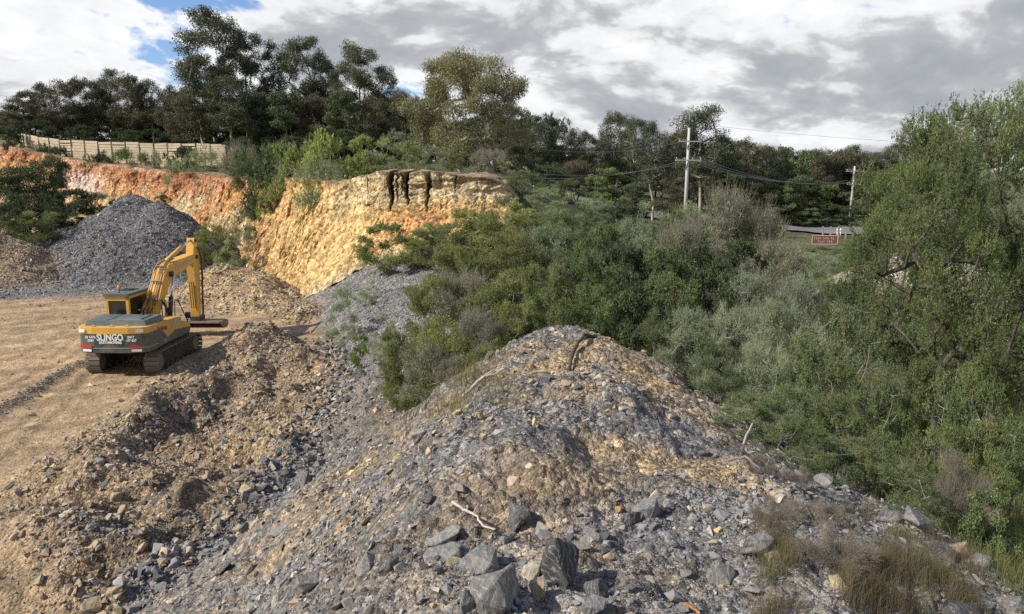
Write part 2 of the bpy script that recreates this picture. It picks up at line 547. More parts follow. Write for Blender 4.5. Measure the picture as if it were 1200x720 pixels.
def poly_mask(poly, soft=0.5, px=True):
    pts = [hit(*p) for p in poly] if px else poly
    xs = np.array([p[0] for p in pts]); ys = np.array([p[1] for p in pts])
    i0 = max(0, int((xs.min() - GX0) / GS) - 1); i1 = min(nx, int((xs.max() - GX0) / GS) + 2)
    j0 = max(0, int((ys.min() - GY0) / GS) - 1); j1 = min(ny, int((ys.max() - GY0) / GS) + 2)
    X = GXX[j0:j1, i0:i1]; Y = GYY[j0:j1, i0:i1]
    ins = np.zeros(X.shape, bool)
    n = len(xs)
    for i in range(n):
        xa, ya, xb, yb = xs[i], ys[i], xs[(i + 1) % n], ys[(i + 1) % n]
        if ya == yb: continue
        c = ((ya > Y) != (yb > Y)) & (X < (xb - xa) * (Y - ya) / (yb - ya) + xa)
        ins ^= c
    A = np.zeros((ny, nx)); A[j0:j1, i0:i1] = ins
    return blur(A, soft) if soft else A


def rut(pa, pb, gauge=2.4, h=0.03, w_=0.20):
    """a pair of compacted tracks left by the machine"""
    global Z, rutm
    a = np.array(hit(*pa)); b_ = np.array(hit(*pb)); d = b_ - a; L2 = np.hypot(*d); d /= L2
    t = (GXX - a[0]) * d[0] + (GYY - a[1]) * d[1]; s = -(GXX - a[0]) * d[1] + (GYY - a[1]) * d[0] + 0.5 * np.sin(t * 0.16)
    on = (t > 0) * (t < L2)
    for g_ in (-gauge / 2, gauge / 2):
        Z = Z - h * np.exp(-((s - g_) / w_) ** 4) * on + h * 0.8 * (np.exp(-((s - g_ - 0.38) / 0.13) ** 2) + np.exp(-((s - g_ + 0.38) / 0.13) ** 2)) * on
        rutm = np.maximum(rutm, np.exp(-((s - g_) / w_) ** 4) * on)


rutm = np.zeros_like(Z)
for a_, b2_ in (((-120, 690), (140, 436)), ((-60, 470), (130, 372)), ((-200, 600), (120, 400)), ((-150, 420), (190, 350)), ((-40, 760), (60, 600))):
    rut(a_, b2_)

# piles and heaps --------------------------------------------------------------
jig = fbm(GXX * 0.35, GYY * 0.35, octv=3, seed=5) * 1.6
pilemask = np.zeros_like(Z)


def cone(pk, slope, r_round=0.8, sx=1.0, rough=1.0):
    d = np.sqrt(((GXX - pk[0]) / sx) ** 2 + (GYY - pk[1]) ** 2 + r_round ** 2) - r_round
    return pk[2] - slope * d + jig * 0.5 * rough


for pk, sl_, sx in ((P(156, 231, 66), 0.60, 1.0), (P(186, 239, 65), 0.66, 0.9), (P(112, 259, 65), 0.52, 1.3), (P(60, 285, 63), 0.4, 1.5)):
    c = cone(pk, sl_, sx=sx)
    pilemask = np.maximum(pilemask, (c > Z)); Z = np.maximum(Z, c)
talusmask = np.zeros_like(Z)
for pk, sl_, sx in ((P(270, 308, 53.5), 0.60, 0.9), (P(300, 326, 51), 0.5, 1.1), (P(240, 330, 52), 0.5, 0.9), (P(322, 340, 49), 0.36, 1.0), (P(346, 356, 46), 0.3, 1.0)):
    c = cone(pk, sl_, 1.2, sx, 2.6)
    talusmask = np.maximum(talusmask, (c > Z)); Z = np.maximum(Z, c)
leftheap = np.zeros_like(Z)
for pk, sl_, sx in ((P(-14, 274, 58), 0.6, 1.0), (P(-110, 262, 60), 0.5, 1.4)):
    c = cone(pk, sl_, 1.5, sx)
    leftheap = np.maximum(leftheap, (c > Z)); Z = np.maximum(Z, c)

# brown fill worked by the excavator: a bench with an edge facing the bund, humps and hollows
FILL = [(290, 396), (372, 404), (392, 430), (380, 480), (362, 525), (325, 582), (262, 632), (180, 690), (120, 760), (30, 790), (60, 690), (20, 620),
        (40, 560), (120, 505), (215, 430)]
fillm = poly_mask(FILL, 0.55)
hump = fbm(GXX * 0.30, GYY * 0.30, octv=3, seed=21)
hump2 = fbm(GXX * 0.8, GYY * 0.8, octv=3, seed=23)
Z += fillm * (0.24 + 1.3 * hump + 1.3 * hump2)


def bump_(px, py, h, rx, ry, ang=0, p=2.0):
    global Z
    x, y = hit(px, py); a = R(ang)
    X = (GXX - x) * math.cos(a) + (GYY - y) * math.sin(a); Y = -(GXX - x) * math.sin(a) + (GYY - y) * math.cos(a)
    Z += h * np.exp(-((np.abs(X) / rx) ** p + (np.abs(Y) / ry) ** p))


bump_(312, 408, 0.55, 1.5, 0.9)
bump_(330, 440, -0.5, 1.5, 1.5)
bump_(268, 418, 0.3, 1.4, 0.9)
bump_(205, 488, -1.2, 1.5, 2.3, 20)
bump_(180, 470, 0.35, 1.0, 1.5, 20)
bump_(262, 455, 0.45, 1.2, 1.2)
bump_(250, 478, -0.45, 0.9, 1.0)
bump_(300, 512, -0.45, 1.5, 1.3)
bump_(240, 540, 0.45, 2.0, 0.9, 15)
bump_(320, 545, 0.5, 1.6, 0.8, 20)
bump_(90, 545, 0.5, 1.2, 0.8, 10)
bump_(60, 560, -0.3, 0.8, 0.7)
bump_(215, 600, 0.55, 1.6, 0.6, 40)
bump_(140, 645, 0.35, 1.4, 0.5, 40)
bump_(95, 610, -0.35, 1.6, 0.7, 30)
for q_ in ((388, 515), (362, 545), (330, 572), (292, 600), (250, 632), (205, 668), (165, 705)):
    bump_(q_[0] - 16, q_[1] - 6, 0.42, 1.0, 0.7, 35)
bump_(50, 690, -0.3, 2.2, 0.6, 30)
# berm of stones left by the blade
bx0 = hit(0, 482); bx1 = hit(95, 426)
dxy = np.array(bx1) - np.array(bx0); L_ = np.hypot(*dxy); dxy /= L_
tt = (GXX - bx0[0]) * dxy[0] + (GYY - bx0[1]) * dxy[1]; ss = -(GXX - bx0[0]) * dxy[1] + (GYY - bx0[1]) * dxy[0]
bermm = np.exp(-(ss / 0.28) ** 2) * (tt > -6) * (tt < L_)
Z += 0.22 * bermm
# benches and ruts on top of the bund
bump_(657, 382, 0.5, 0.7, 0.7)
bump_(720, 470, 0.22, 1.1, 0.4, 10)
bump_(640, 560, 0.2, 0.9, 0.5, 0)
bump_(760, 520, -0.2, 1.2, 0.5, 20)
bump_(560, 610, -0.12, 0.8, 0.8)
bump_(1010, 660, 0.25, 0.7, 0.5)

shale_shade = np.maximum(poly_mask([(140, 500), (175, 462), (235, 440), (285, 450), (300, 490), (250, 500), (215, 540), (170, 540)], 0.5),  # dark shale mixed with painted shade of hollows, bench edge and heap side
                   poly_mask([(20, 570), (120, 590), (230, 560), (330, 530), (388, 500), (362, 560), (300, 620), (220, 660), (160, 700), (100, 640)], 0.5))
shale_shade = np.maximum(shale_shade, 0.8 * poly_mask([(290, 396), (330, 392), (395, 405), (370, 425), (300, 418)], 0.4))
# zones --------------------------------------------------------------------------
bund_poly = [(p[0], p[1]) for p in TOE] + [(-8.2, 47), (-4, 47.5), (0, 42), (4, 30), (6.2, 20), (7.5, 12), (8.5, 5), (9, -24)]
bund = poly_mask(bund_poly, 0.25, px=False)
pit_poly = [(p[0], p[1]) for p in TOE] + [(p[0], p[1]) for p in FOOT[6:]] + [(-140, 110), (-140, -24)]
pit = poly_mask(pit_poly, 0.4, px=False)
apron = poly_mask([(-80, 296), (262, 296), (246, 318), (200, 330), (120, 345), (50, 347), (-80, 356)], 1.2)
tanp = poly_mask([(672, 398), (760, 408), (845, 488), (900, 548), (905, 590), (770, 548), (690, 590), (600, 600), (560, 575), (600, 520), (655, 470), (650, 420)], 0.25)
tanp2 = poly_mask([(505, 560), (560, 545), (640, 560), (700, 640), (620, 640), (540, 610), (470, 610)], 0.3)
browns = poly_mask([(440, 620), (520, 570), (600, 590), (560, 650), (470, 690), (380, 720), (330, 720)], 0.3)
yel = poly_mask([(380, 560), (470, 500), (560, 440), (640, 395), (690, 400), (640, 460), (560, 520), (470, 590), (350, 650), (270, 690), (260, 650)], 0.5)
gullybr = poly_mask([(420, 470), (520, 430), (600, 400), (560, 450), (480, 500), (430, 520)], 0.4)
scree = poly_mask([(352, 350), (400, 318), (455, 300), (500, 340), (470, 400), (400, 400)], 0.3)
pilem = blur(pilemask, 0.3); talus = blur(talusmask, 0.3); lheap = blur(leftheap, 0.4)
sandy = np.exp(-(((GXX - 22.5) / 7) ** 2 + ((GYY - 39) / 5) ** 2) ** 2)       # pale sandy heap beyond the big wattle
Z += sandy * 2.7 * (1 + 0.8 * hump)


def terrain(x, y, fine=True):
    x = np.asarray(x, float); y = np.asarray(y, float)
    z = sample(Z, x, y)
    if fine:
        r = np.hypot(x, y)
        b = sample(bund, x, y); f = np.maximum(sample(fillm, x, y), sample(talus, x, y)); p = sample(pilem, x, y)
        far = np.clip(r / 30, 0.4, 2)
        rubble = np.clip(b + f * 1.1 + p * 1.2 + sample(lheap, x, y), 0, 1.2)
        z = z + fbm(x * 0.8, y * 0.8, octv=3, seed=31) * (0.10 + 0.34 * rubble)
        z = z + fbm(x * 3.2, y * 3.2, octv=3, seed=41) * (0.025 + 0.15 * rubble)
        z = z + fbm(x * 11, y * 11, octv=2, seed=51) * (0.008 + 0.045 * rubble)
        # faint wheel and track marks on the pit floor
        fl = sample(pit, x, y) * (1 - np.clip(rubble, 0, 1))
        a = x * 0.55 - y * 0.83
        z = z + fl * 0.07 * fbm(a * 1.7, (x * 0.83 + y * 0.55) * 0.14, octv=3, seed=61)
    return z


def tz(x, y):
    return float(terrain(np.array([x]), np.array([y]))[0])


SLATE = np.array((0.180, 0.177, 0.172)); TAN = np.array((0.39, 0.28, 0.165)); BROWN = np.array((0.255, 0.19, 0.125)); DUST = np.array((0.25, 0.215, 0.17))
LITTER = np.array((0.135, 0.14, 0.07)); BUFF = np.array((0.42, 0.305, 0.17)); DARKD = np.array((0.15, 0.118, 0.085))


def mixc(a, b, f):
    f = f[:, None]
    return a * (1 - f) + b * f


def ground_color(x, y):
    n = len(x)
    nz = fbm(x * 0.5, y * 0.5, octv=5, seed=71); nf = fbm(x * 2.5, y * 2.5, octv=4, seed=81)
    c = np.tile(LITTER, (n, 1)) * (1 + 0.8 * nz[:, None])
    pm = sample(pit, x, y)
    a = x * 0.55 - y * 0.83
    streak = fbm(a * 1.6, (x * 0.83 + y * 0.55) * 0.10, octv=4, seed=91)
    floorc = TAN * (1 + 1.1 * streak[:, None] + 0.35 * nz[:, None] + 0.5 * nf[:, None])
    floorc = mixc(floorc, np.tile(BROWN, (n, 1)), np.clip(nz * 3 - 0.1, 0, 0.7))
    c = mixc(c, floorc, pm)
    rt_ = sample(rutm, x, y) * pm
    c = mixc(c, TAN * 0.72 * (1 + 0.5 * nf[:, None]), rt_ * np.clip(0.5 + nz * 2, 0, 0.8))
    fm = sample(fillm, x, y)
    fc = mixc(np.tile(BROWN * 1.12, (n, 1)), np.tile(TAN * 0.95, (n, 1)), np.clip(0.5 + nf * 2.5 + nz * 2, 0, 1))
    c = mixc(c, fc, fm * 0.95)
    c = mixc(c, np.tile(DARKD, (n, 1)), np.clip(sample(shale_shade, x, y) * (0.65 + nf * 2.5 + nz), 0, 0.95))
    c = mixc(c, np.tile(SLATE * 0.75, (n, 1)), sample(bermm, x, y) * 0.7)
    ap = sample(apron, x, y)
    c = mixc(c, SLATE * 1.15 * (1 + nz[:, None]), np.clip(ap * 1.3 + nz * 0.8 * ap, 0, 1))
    bm = sample(bund, x, y)
    bc = mixc(np.tile(SLATE * 1.0, (n, 1)), np.tile(DUST, (n, 1)), np.clip(0.45 + nf * 2.2 + nz * 1.5, 0, 1))
    c = mixc(c, bc, bm)
    c = mixc(c, BUFF * 0.84 * (1 + 0.5 * nf[:, None]), np.clip(sample(tanp, x, y) * (0.62 + nz * 2.0 + nf), 0, 1))
    c = mixc(c, np.tile(BROWN * 1.1, (n, 1)), np.clip(sample(tanp2, x, y) * (0.5 + nf * 2), 0, 1))
    c = mixc(c, np.tile(DARKD * 1.2, (n, 1)), np.clip(sample(browns, x, y) * (0.5 + nf * 2), 0, 0.85))
    c = mixc(c, np.tile(BUFF * 0.75, (n, 1)), np.clip(sample(yel, x, y) * (0.25 + nf * 2.2), 0, 0.7))
    c = mixc(c, np.tile(DARKD, (n, 1)), np.clip(sample(gullybr, x, y) * (0.6 + nf), 0, 0.9))
    c = mixc(c, SLATE * 1.1 * (1 + nf[:, None]), sample(scree, x, y) * 0.8)
    pl = sample(pilem, x, y)
    c = mixc(c, SLATE * 0.98 * (1 + 0.8 * nf[:, None] + 0.6 * nz[:, None]), pl)
    tl = sample(talus, x, y)
    c = mixc(c, BUFF * (1 + 0.7 * nf[:, None]), tl)
    c = mixc(c, mixc(np.tile(BROWN, (n, 1)), np.tile(BUFF, (n, 1)), np.clip(0.4 + nf * 3, 0, 1)), sample(lheap, x, y))
    c = mixc(c, np.tile(np.array((0.55, 0.47, 0.38)), (n, 1)), sample(sandy, x, y))
    return np.clip(c, 0.02, 0.9)


# the ground: one sheet, fine near the viewpoint and coarse towards the horizon
az = np.concatenate([np.linspace(-180, -47, 50)[:-1], np.linspace(-47, -39, 60)[:-1], np.linspace(-39, 39, 900), np.linspace(39, 47, 60)[1:], np.linspace(47, 180, 50)[1:]])
az = np.radians(az)
rr = np.concatenate([[0.02], np.geomspace(1.0, 130, 900), np.geomspace(131, 3500, 40)])
AZ, RR = np.meshgrid(az, rr)
X = (RR * np.sin(AZ)).ravel(); Y = (RR * np.cos(AZ)).ravel()
Zg = np.concatenate([terrain(X[i:i + 300000], Y[i:i + 300000]) for i in range(0, len(X), 300000)])
far = np.clip((np.hypot(X, Y) - 180) / 400, 0, 1)
Zg = Zg * (1 - far) + 3.0 * far
col = np.concatenate([ground_color(X[i:i + 300000], Y[i:i + 300000]) for i in range(0, len(X), 300000)])
flm = sample(pit, X, Y) * (1 - np.clip(sample(fillm, X, Y) + sample(talus, X, Y) + sample(pilem, X, Y) + sample(lheap, X, Y) + sample(apron, X, Y) + sample(bermm, X, Y), 0, 1))
col = np.concatenate([col, (1 - 0.6 * flm)[:, None]], 1)
na = len(az); nr = len(rr)
I, J = np.meshgrid(np.arange(nr - 1), np.arange(na - 1), indexing='ij')
q = (I * na + J).ravel()
faces = np.stack([q, q + 1, q + na + 1, q + na], 1)[:, ::-1]
g = link('ground', mesh_np('ground', np.stack([X, Y, Zg], 1), faces, M_ground, col, smooth=True))
tag(g, kind='structure')
g.visible_shadow = True


# ------------------------------------------------------------------ the cut rock face
def resample(line, t):
    L = np.array(line, float)
    s = np.arange(len(L))
    return np.stack([np.interp(t, s, L[:, k]) for k in range(3)], 1)


def smooth_line(line, n_it=1):
    L = [np.array(p, float) for p in line]
    return L


seg = np.array([np.hypot(CREST[i + 1][0] - CREST[i][0], CREST[i + 1][1] - CREST[i][1]) for i in range(len(CREST) - 1)])
ts = []
for i, s_ in enumerate(seg):
    step = 0.055 if i < 7 else (0.09 if i < 10 else 0.14)
    k = max(2, int(s_ / step)); ts.append(i + np.arange(k) / k)
ts = np.concatenate(ts)
ker = np.exp(-0.5 * (np.linspace(-2, 2, 41)) ** 2); ker /= ker.sum()


def soft_line(line):
    A = resample(line, ts)
    B = A.copy()
    for k in range(3):
        B[:, k] = np.convolve(np.pad(A[:, k], 20, mode='edge'), ker, mode='valid')
    return B


cr = soft_line(CREST); ft = soft_line(FOOT)
arc = np.concatenate([[0], np.cumsum(np.hypot(np.diff(cr[:, 0]), np.diff(cr[:, 1])))])
NV = 170
vv = np.concatenate([np.linspace(-0.35, -0.02, 16), np.linspace(0, 1.04, NV)])
U, V = np.meshgrid(np.arange(len(ts)), vv, indexing='ij')
Vc = np.clip(V, 0, 1.2)
crU = cr[U]; ftU = ft[U]; T = ts[U]; AR = arc[U]
prom = np.clip((6.3 - T) / 0.8, 0, 1)                 # 1 on the promontory
horiz = np.where(prom > 0, Vc ** (1.0 + 0.75 * prom), Vc ** 1.35)
pos = np.empty(U.shape + (3,))
pos[..., 0] = crU[..., 0] + (ftU[..., 0] - crU[..., 0]) * horiz
pos[..., 1] = crU[..., 1] + (ftU[..., 1] - crU[..., 1]) * horiz
pos[..., 2] = crU[..., 2] + (ftU[..., 2] - crU[..., 2]) * Vc
d2 = (ft - cr)[:, :2]; d2 /= np.linalg.norm(d2, axis=1)[:, None]
dU = d2[U]
lip = np.clip(-V, 0, 1)
pos[..., 0] -= dU[..., 0] * lip * 17; pos[..., 1] -= dU[..., 1] * lip * 17
pos[..., 2] += lip * 0.2
zz_ = pos[..., 2]
amp = np.clip(V * 10, 0, 1)
AW = AR + fbm(AR * 0.5, zz_ * 0.6, octv=3, seed=97) * 2.6
gul = fbm(AW * 0.14, zz_ * 0.22, octv=2, seed=99) * 3.4 + fbm(AW * 0.36, zz_ * 0.34, octv=4, seed=101) * 2.2 - np.abs(fbm(AW * 0.8, zz_ * 0.4, octv=4, seed=111)) * 1.3
rough = fbm(AW * 1.6, zz_ * 2.2, octv=5, seed=121, gain=0.62) * 0.78
layer = (vnoise(AR * 0.35, zz_ * 3.2, seed=131) - 0.5) * 0.5 + (vnoise(AR * 1.8, zz_ * 7.0, seed=132) - 0.5) * 0.16
disp = gul * (0.62 - 0.35 * prom * np.clip(1.4 - 1.2 * V, 0, 1)) + rough * 0.6 + layer * prom * np.clip(1.3 - V * 1.6, 0.1, 1)
# clefts in the promontory
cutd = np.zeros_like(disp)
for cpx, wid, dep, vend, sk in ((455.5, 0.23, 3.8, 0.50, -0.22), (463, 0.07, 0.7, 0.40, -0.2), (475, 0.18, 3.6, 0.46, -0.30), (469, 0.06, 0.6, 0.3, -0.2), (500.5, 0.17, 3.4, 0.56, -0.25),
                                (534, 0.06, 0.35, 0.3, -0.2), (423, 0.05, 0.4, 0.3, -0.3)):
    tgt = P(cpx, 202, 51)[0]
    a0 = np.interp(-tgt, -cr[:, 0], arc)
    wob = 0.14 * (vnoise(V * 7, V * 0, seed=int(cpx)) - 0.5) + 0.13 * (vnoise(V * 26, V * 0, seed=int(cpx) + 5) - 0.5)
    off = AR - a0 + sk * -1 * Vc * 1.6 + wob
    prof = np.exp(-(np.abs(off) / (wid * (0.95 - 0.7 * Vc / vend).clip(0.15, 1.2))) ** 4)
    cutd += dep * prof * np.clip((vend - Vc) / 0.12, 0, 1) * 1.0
disp = disp * amp - cutd * (V >= 0)
pos[..., 0] += dU[..., 0] * disp; pos[..., 1] += dU[..., 1] * disp
cw_ = cutd * (V < 0) * (np.clip(-V, 0, 1) * 17 < cutd * 1.0)
pos[..., 2] -= np.clip(cw_ * 3, 0, 2.2)
pos[..., 2] += amp * fbm(AR * 1.7, zz_ * 1.7, octv=3, seed=141) * 0.3 + (V < 0.02) * fbm(AR * 0.8, V * 3, octv=3, seed=151) * 0.35
# colours of the beds
x_ = AR; nA = fbm(AR * 0.16, zz_ * 0.45, octv=4, seed=161); nB = fbm(AW * 0.7, zz_ * 0.5, octv=4, seed=171); nC = fbm(AR * 2.5, zz_ * 2.5, octv=4, seed=181)
vr = Vc
YEL = np.array((0.48, 0.335, 0.145)); ORA = np.array((0.46, 0.24, 0.10)); RED = np.array((0.36, 0.175, 0.09)); BUF = np.array((0.42, 0.34, 0.20)); PALE = np.array((0.52, 0.43, 0.29)); GRB = np.array((0.30, 0.23, 0.15))


def mixn(a, b, f):
    f = np.clip(f, 0, 1)[..., None]
    return a * (1 - f) + b * f


colr = np.broadcast_to(YEL, pos.shape).copy()
colr = mixn(colr, ORA, 0.5 + nA * 5 + nB * 1.5 - 0.25)
# promontory: buff bedded top over an orange patch over yellow
pr = prom
ptop = np.clip((0.50 + nB * 0.25 - vr) / 0.10, 0, 1)
colr = mixn(colr, BUF, pr * ptop)
opatch = np.exp(-(((T - 3.2) / 1.0) ** 2 + ((vr - 0.68) / 0.2) ** 2))
colr = mixn(colr, ORA * 1.08, pr * opatch * 0.9)
ypatch = np.exp(-(((T - 5.2) / 0.9) ** 2 + ((vr - 0.62) / 0.35) ** 2))
colr = mixn(colr, YEL * 1.08, ypatch * (1.2 + nB * 2))
# far left: red earth over tan and pale streaks
lf = np.clip((T - 6.8) / 1.2, 0, 1)
colr = mixn(colr, ORA * (0.92), lf * 0.85)
colr = mixn(colr, RED, lf * np.clip((0.42 + nA * 0.8 - vr) / 0.2, 0, 1) * np.clip((T - 7.6) / 1.5, 0, 1))
colr = mixn(colr, BUF * 0.95, lf * np.clip((vr - 0.40 + nA * 1.2) * 3, 0, 1) * np.clip(0.6 + nB * 3, 0, 1))
colr = mixn(colr, PALE, lf * np.clip(nB * 5 - 0.9, 0, 1) * np.clip(vr * 2 - 0.3, 0, 1))
pinkp = np.exp(-(((T - 11.0) / 0.25) ** 2 + ((vr - 0.45) / 0.22) ** 2))
colr = mixn(colr, np.array((0.62, 0.50, 0.42)), pinkp)
colr = mixn(colr, GRB, np.clip((0.06 + nC * 0.15 - vr) / 0.05, 0, 1) * 0.75)
colr = mixn(colr, BUF * 0.9, np.clip((vr - 0.93) * 12, 0, 0.8))
bed = vnoise(AR * 0.12, zz_ * 4.2 + AR * 0.05, seed=191)
colr = colr * (1 - 0.35 * (bed > 0.66) * pr * np.clip(1.2 - vr * 1.8, 0, 1))[..., None]
colr = colr * (1 + 0.45 * nC[..., None] + 0.25 * nB[..., None])
# shade painted into the clefts: their walls are darkened in the vertex colour
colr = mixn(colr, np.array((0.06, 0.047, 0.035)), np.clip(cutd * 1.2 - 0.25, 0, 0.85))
nu, nv = U.shape
I, J = np.meshgrid(np.arange(nu - 1), np.arange(nv - 1), indexing='ij')
q = (I * nv + J).ravel()
faces = np.stack([q, q + 1, q + nv + 1, q + nv], 1)
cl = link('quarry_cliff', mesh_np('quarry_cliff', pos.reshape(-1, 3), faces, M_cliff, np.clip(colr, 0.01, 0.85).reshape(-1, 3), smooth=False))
tag(cl, kind='structure')
CLIFF_POS = pos

# ------------------------------------------------------------------ stones
rng = np.random.default_rng(7)


def hull_rock(seed, n=13, sx=1.0, sy=0.75, sz=0.5):
    r = np.random.default_rng(seed)
    p = r.uniform(-1, 1, (n * 3, 3))
    p = p[np.abs(p).max(1) > 0.45][:n]
    p = p / (np.abs(p) ** 3.5).sum(1)[:, None] ** (1 / 3.5)     # blocky
    p *= r.uniform(0.78, 1.0, (len(p), 1))
    p = p * (sx, sy, sz) * 0.5
    bm = bmesh.new()
    for v in p: bm.verts.new(v)
    bmesh.ops.convex_hull(bm, input=bm.verts)
    for v in list(bm.verts):
        if not v.link_faces: bm.verts.remove(v)
    bmesh.ops.triangulate(bm, faces=bm.faces)
    bm.verts.index_update()
    V_ = np.array([v.co[:] for v in bm.verts]); F_ = np.array([[v.index for v in f.verts] for f in bm.faces])
    bm.free()
    return V_, F_


PROTO = [hull_rock(100 + i, 9 + i % 5, 1, (0.62, 0.78, 0.9)[i % 3], (0.32, 0.5, 0.66, 0.42)[i % 4]) for i in range(26)]


def rand_rot(n, tilt=0.5):
    """random heading plus random tilt, as (n,3,3)"""
    a = rng.uniform(0, 2 * np.pi, n); b = rng.normal(0, tilt, n); c = rng.normal(0, tilt, n)
    def mat(ax, t):
        m = np.zeros((n, 3, 3)); i, j = [(1, 2), (2, 0), (0, 1)][ax]
        m[:, ax, ax] = 1; m[:, i, i] = np.cos(t); m[:, j, j] = np.cos(t); m[:, i, j] = -np.sin(t); m[:, j, i] = np.sin(t)
        return m
    return mat(1, b) @ mat(0, c) @ mat(2, a)


def ground_normal(x, y, e=0.25):
    zx = (terrain(x + e, y, False) - terrain(x - e, y, False)) / (2 * e)
    zy = (terrain(x, y + e, False) - terrain(x, y - e, False)) / (2 * e)
    n = np.stack([-zx, -zy, np.ones_like(zx)], 1)
    return n / np.linalg.norm(n, axis=1)[:, None]


def align(n):
    """rotation taking +Z to n"""
    z = n; x = np.cross(np.tile((0, 1.0, 0), (len(n), 1)), z); x /= np.linalg.norm(x, axis=1)[:, None]
    y = np.cross(z, x)
    return np.stack([x, y, z], 2)


def merge_rocks(name, x, y, size, colr, mat, label, cat, tilt=0.5, sink=0.04):
    n = len(x)
    z = np.concatenate([terrain(x[i:i + 200000], y[i:i + 200000]) for i in range(0, n, 200000)])
    M = align(ground_normal(x, y)) @ rand_rot(n, tilt)
    pi = rng.integers(0, len(PROTO), n)
    Vs = []; Fs = []; Cs = []; base = 0
    for k, (pv, pf) in enumerate(PROTO):
        idx = np.where(pi == k)[0]
        if not len(idx): continue
        v = np.einsum('nij,mj->nmi', M[idx], pv) * size[idx][:, None, None]
        v += np.stack([x[idx], y[idx], z[idx] + size[idx] * sink], 1)[:, None, :]
        f = pf[None] + (base + np.arange(len(idx)) * len(pv))[:, None, None]
        base += len(idx) * len(pv)
        Vs.append(v.reshape(-1, 3)); Fs.append(f.reshape(-1, 3)); Cs.append(np.repeat(colr[idx], len(pv), 0))
    o = link(name, mesh_np(name, np.concatenate(Vs), np.concatenate(Fs), mat, np.concatenate(Cs)))
    tag(o, label, cat, kind='stuff')
    return o


def sow(n, az0, az1, r0, r1):
    a = np.radians(rng.uniform(az0, az1, n)); r = np.exp(rng.uniform(np.log(r0), np.log(r1), n))
    return r * np.sin(a), r * np.cos(a), r


STONE = {'slate': (0.205, 0.204, 0.203), 'dark': (0.095, 0.096, 0.10), 'light': (0.275, 0.268, 0.255), 'buff': (0.36, 0.29, 0.195), 'yellow': (0.46, 0.35, 0.185),
         'pale': (0.43, 0.385, 0.31), 'rust': (0.46, 0.24, 0.11), 'brown': (0.33, 0.26, 0.175)}


def pick_colors(w_):
    """w_ : dict name -> array weights"""
    names = list(w_); W = np.stack([w_[k] for k in names], 1); W /= W.sum(1)[:, None]
    cum = np.cumsum(W, 1); u = rng.random(len(W))[:, None]
    i = (u > cum).sum(1).clip(0, len(names) - 1)
    c = np.array([STONE[k] for k in names])[i]
    return c * rng.uniform(0.72, 1.3, (len(c), 1)) * (1 + rng.normal(0, 0.03, (len(c), 3)))


# gravel and broken slate of the bund
x, y, r = sow(150000, -39, 37, 4.0, 52)
keep = sample(bund, x, y) > 0.5
# not quite everywhere: soil shows between patches of stones
soil = fbm(x * 0.9, y * 0.9, octv=3, seed=201)
tp = sample(tanp, x, y)
dens = np.clip(0.80 + soil * 1.9 - tp * 0.75 - sample(gullybr, x, y) * 0.6, 0.05, 1)
dens = np.where((r < 8) & (tp < 0.5), np.maximum(dens, 0.55), dens)
keep &= rng.random(len(x)) < dens
x, y, r = x[keep], y[keep], r[keep]
px_ = 1.7 * (1 - rng.random(len(x))) ** (-1 / 2.3)
coarse = np.clip(0.92 + 1.5 * fbm(x * 0.7, y * 0.7, octv=2, seed=205), 0.45, 1.6)
size = np.clip(px_ * 1.35 * coarse * r / FPX, 0.012, 0.17)
one = np.ones_like(x); yl = sample(yel, x, y); tt_ = tp[keep]
colr = pick_colors({'slate': 1.0 * one, 'dark': 0.3 * one, 'light': 0.55 * one, 'buff': 0.10 + 0.9 * yl + 0.7 * tt_, 'yellow': 0.015 + 0.42 * yl + 0.10 * tt_,
                    'pale': 0.08 + 0.2 * yl + 0.2 * tt_, 'rust': 0.012 + 0.05 * tt_, 'brown': 0.12 + 0.3 * tt_})
merge_rocks('slate_rubble', x, y, size, colr, M_rubble, 'grey and buff broken slate covering the spoil bund', 'rubble')

# earth and stones of the brown fill, its ditch and the talus
x, y, r = sow(150000, -40, 0, 11, 62)
m_fill = np.maximum(sample(fillm, x, y), sample(talus, x, y)); hmp = fbm(x * 0.6, y * 0.6, octv=3, seed=211)
pt = sample(pit, x, y)
keep = (pt > 0.5) & (rng.random(len(x)) < np.clip(m_fill * (0.62 + 1.8 * hmp) + 0.012 * (pt > 0.9), 0, 1)) & (np.hypot(x + 16.9, y - 35.2) > 3.4)
x, y, r, mf = x[keep], y[keep], r[keep], m_fill[keep]
size = np.clip(2.1 * (1 - rng.random(len(x))) ** (-1 / 2.1) * r / FPX, 0.02, 0.28)
one = np.ones_like(x)
dk = sample(shale_shade, x, y)
colr = pick_colors({'brown': 1.5 * one, 'buff': 0.7 * (1 - 0.8 * dk), 'slate': 0.14 + 0.3 * dk, 'pale': 0.18 * one, 'light': 0.15 * one, 'yellow': 0.05 * one, 'dark': 0.08 + 0.55 * dk})
merge_rocks('brown_rubble', x, y, size, colr, M_rubble, 'brown stony fill heaped beside the excavator', 'rubble', sink=0.1)

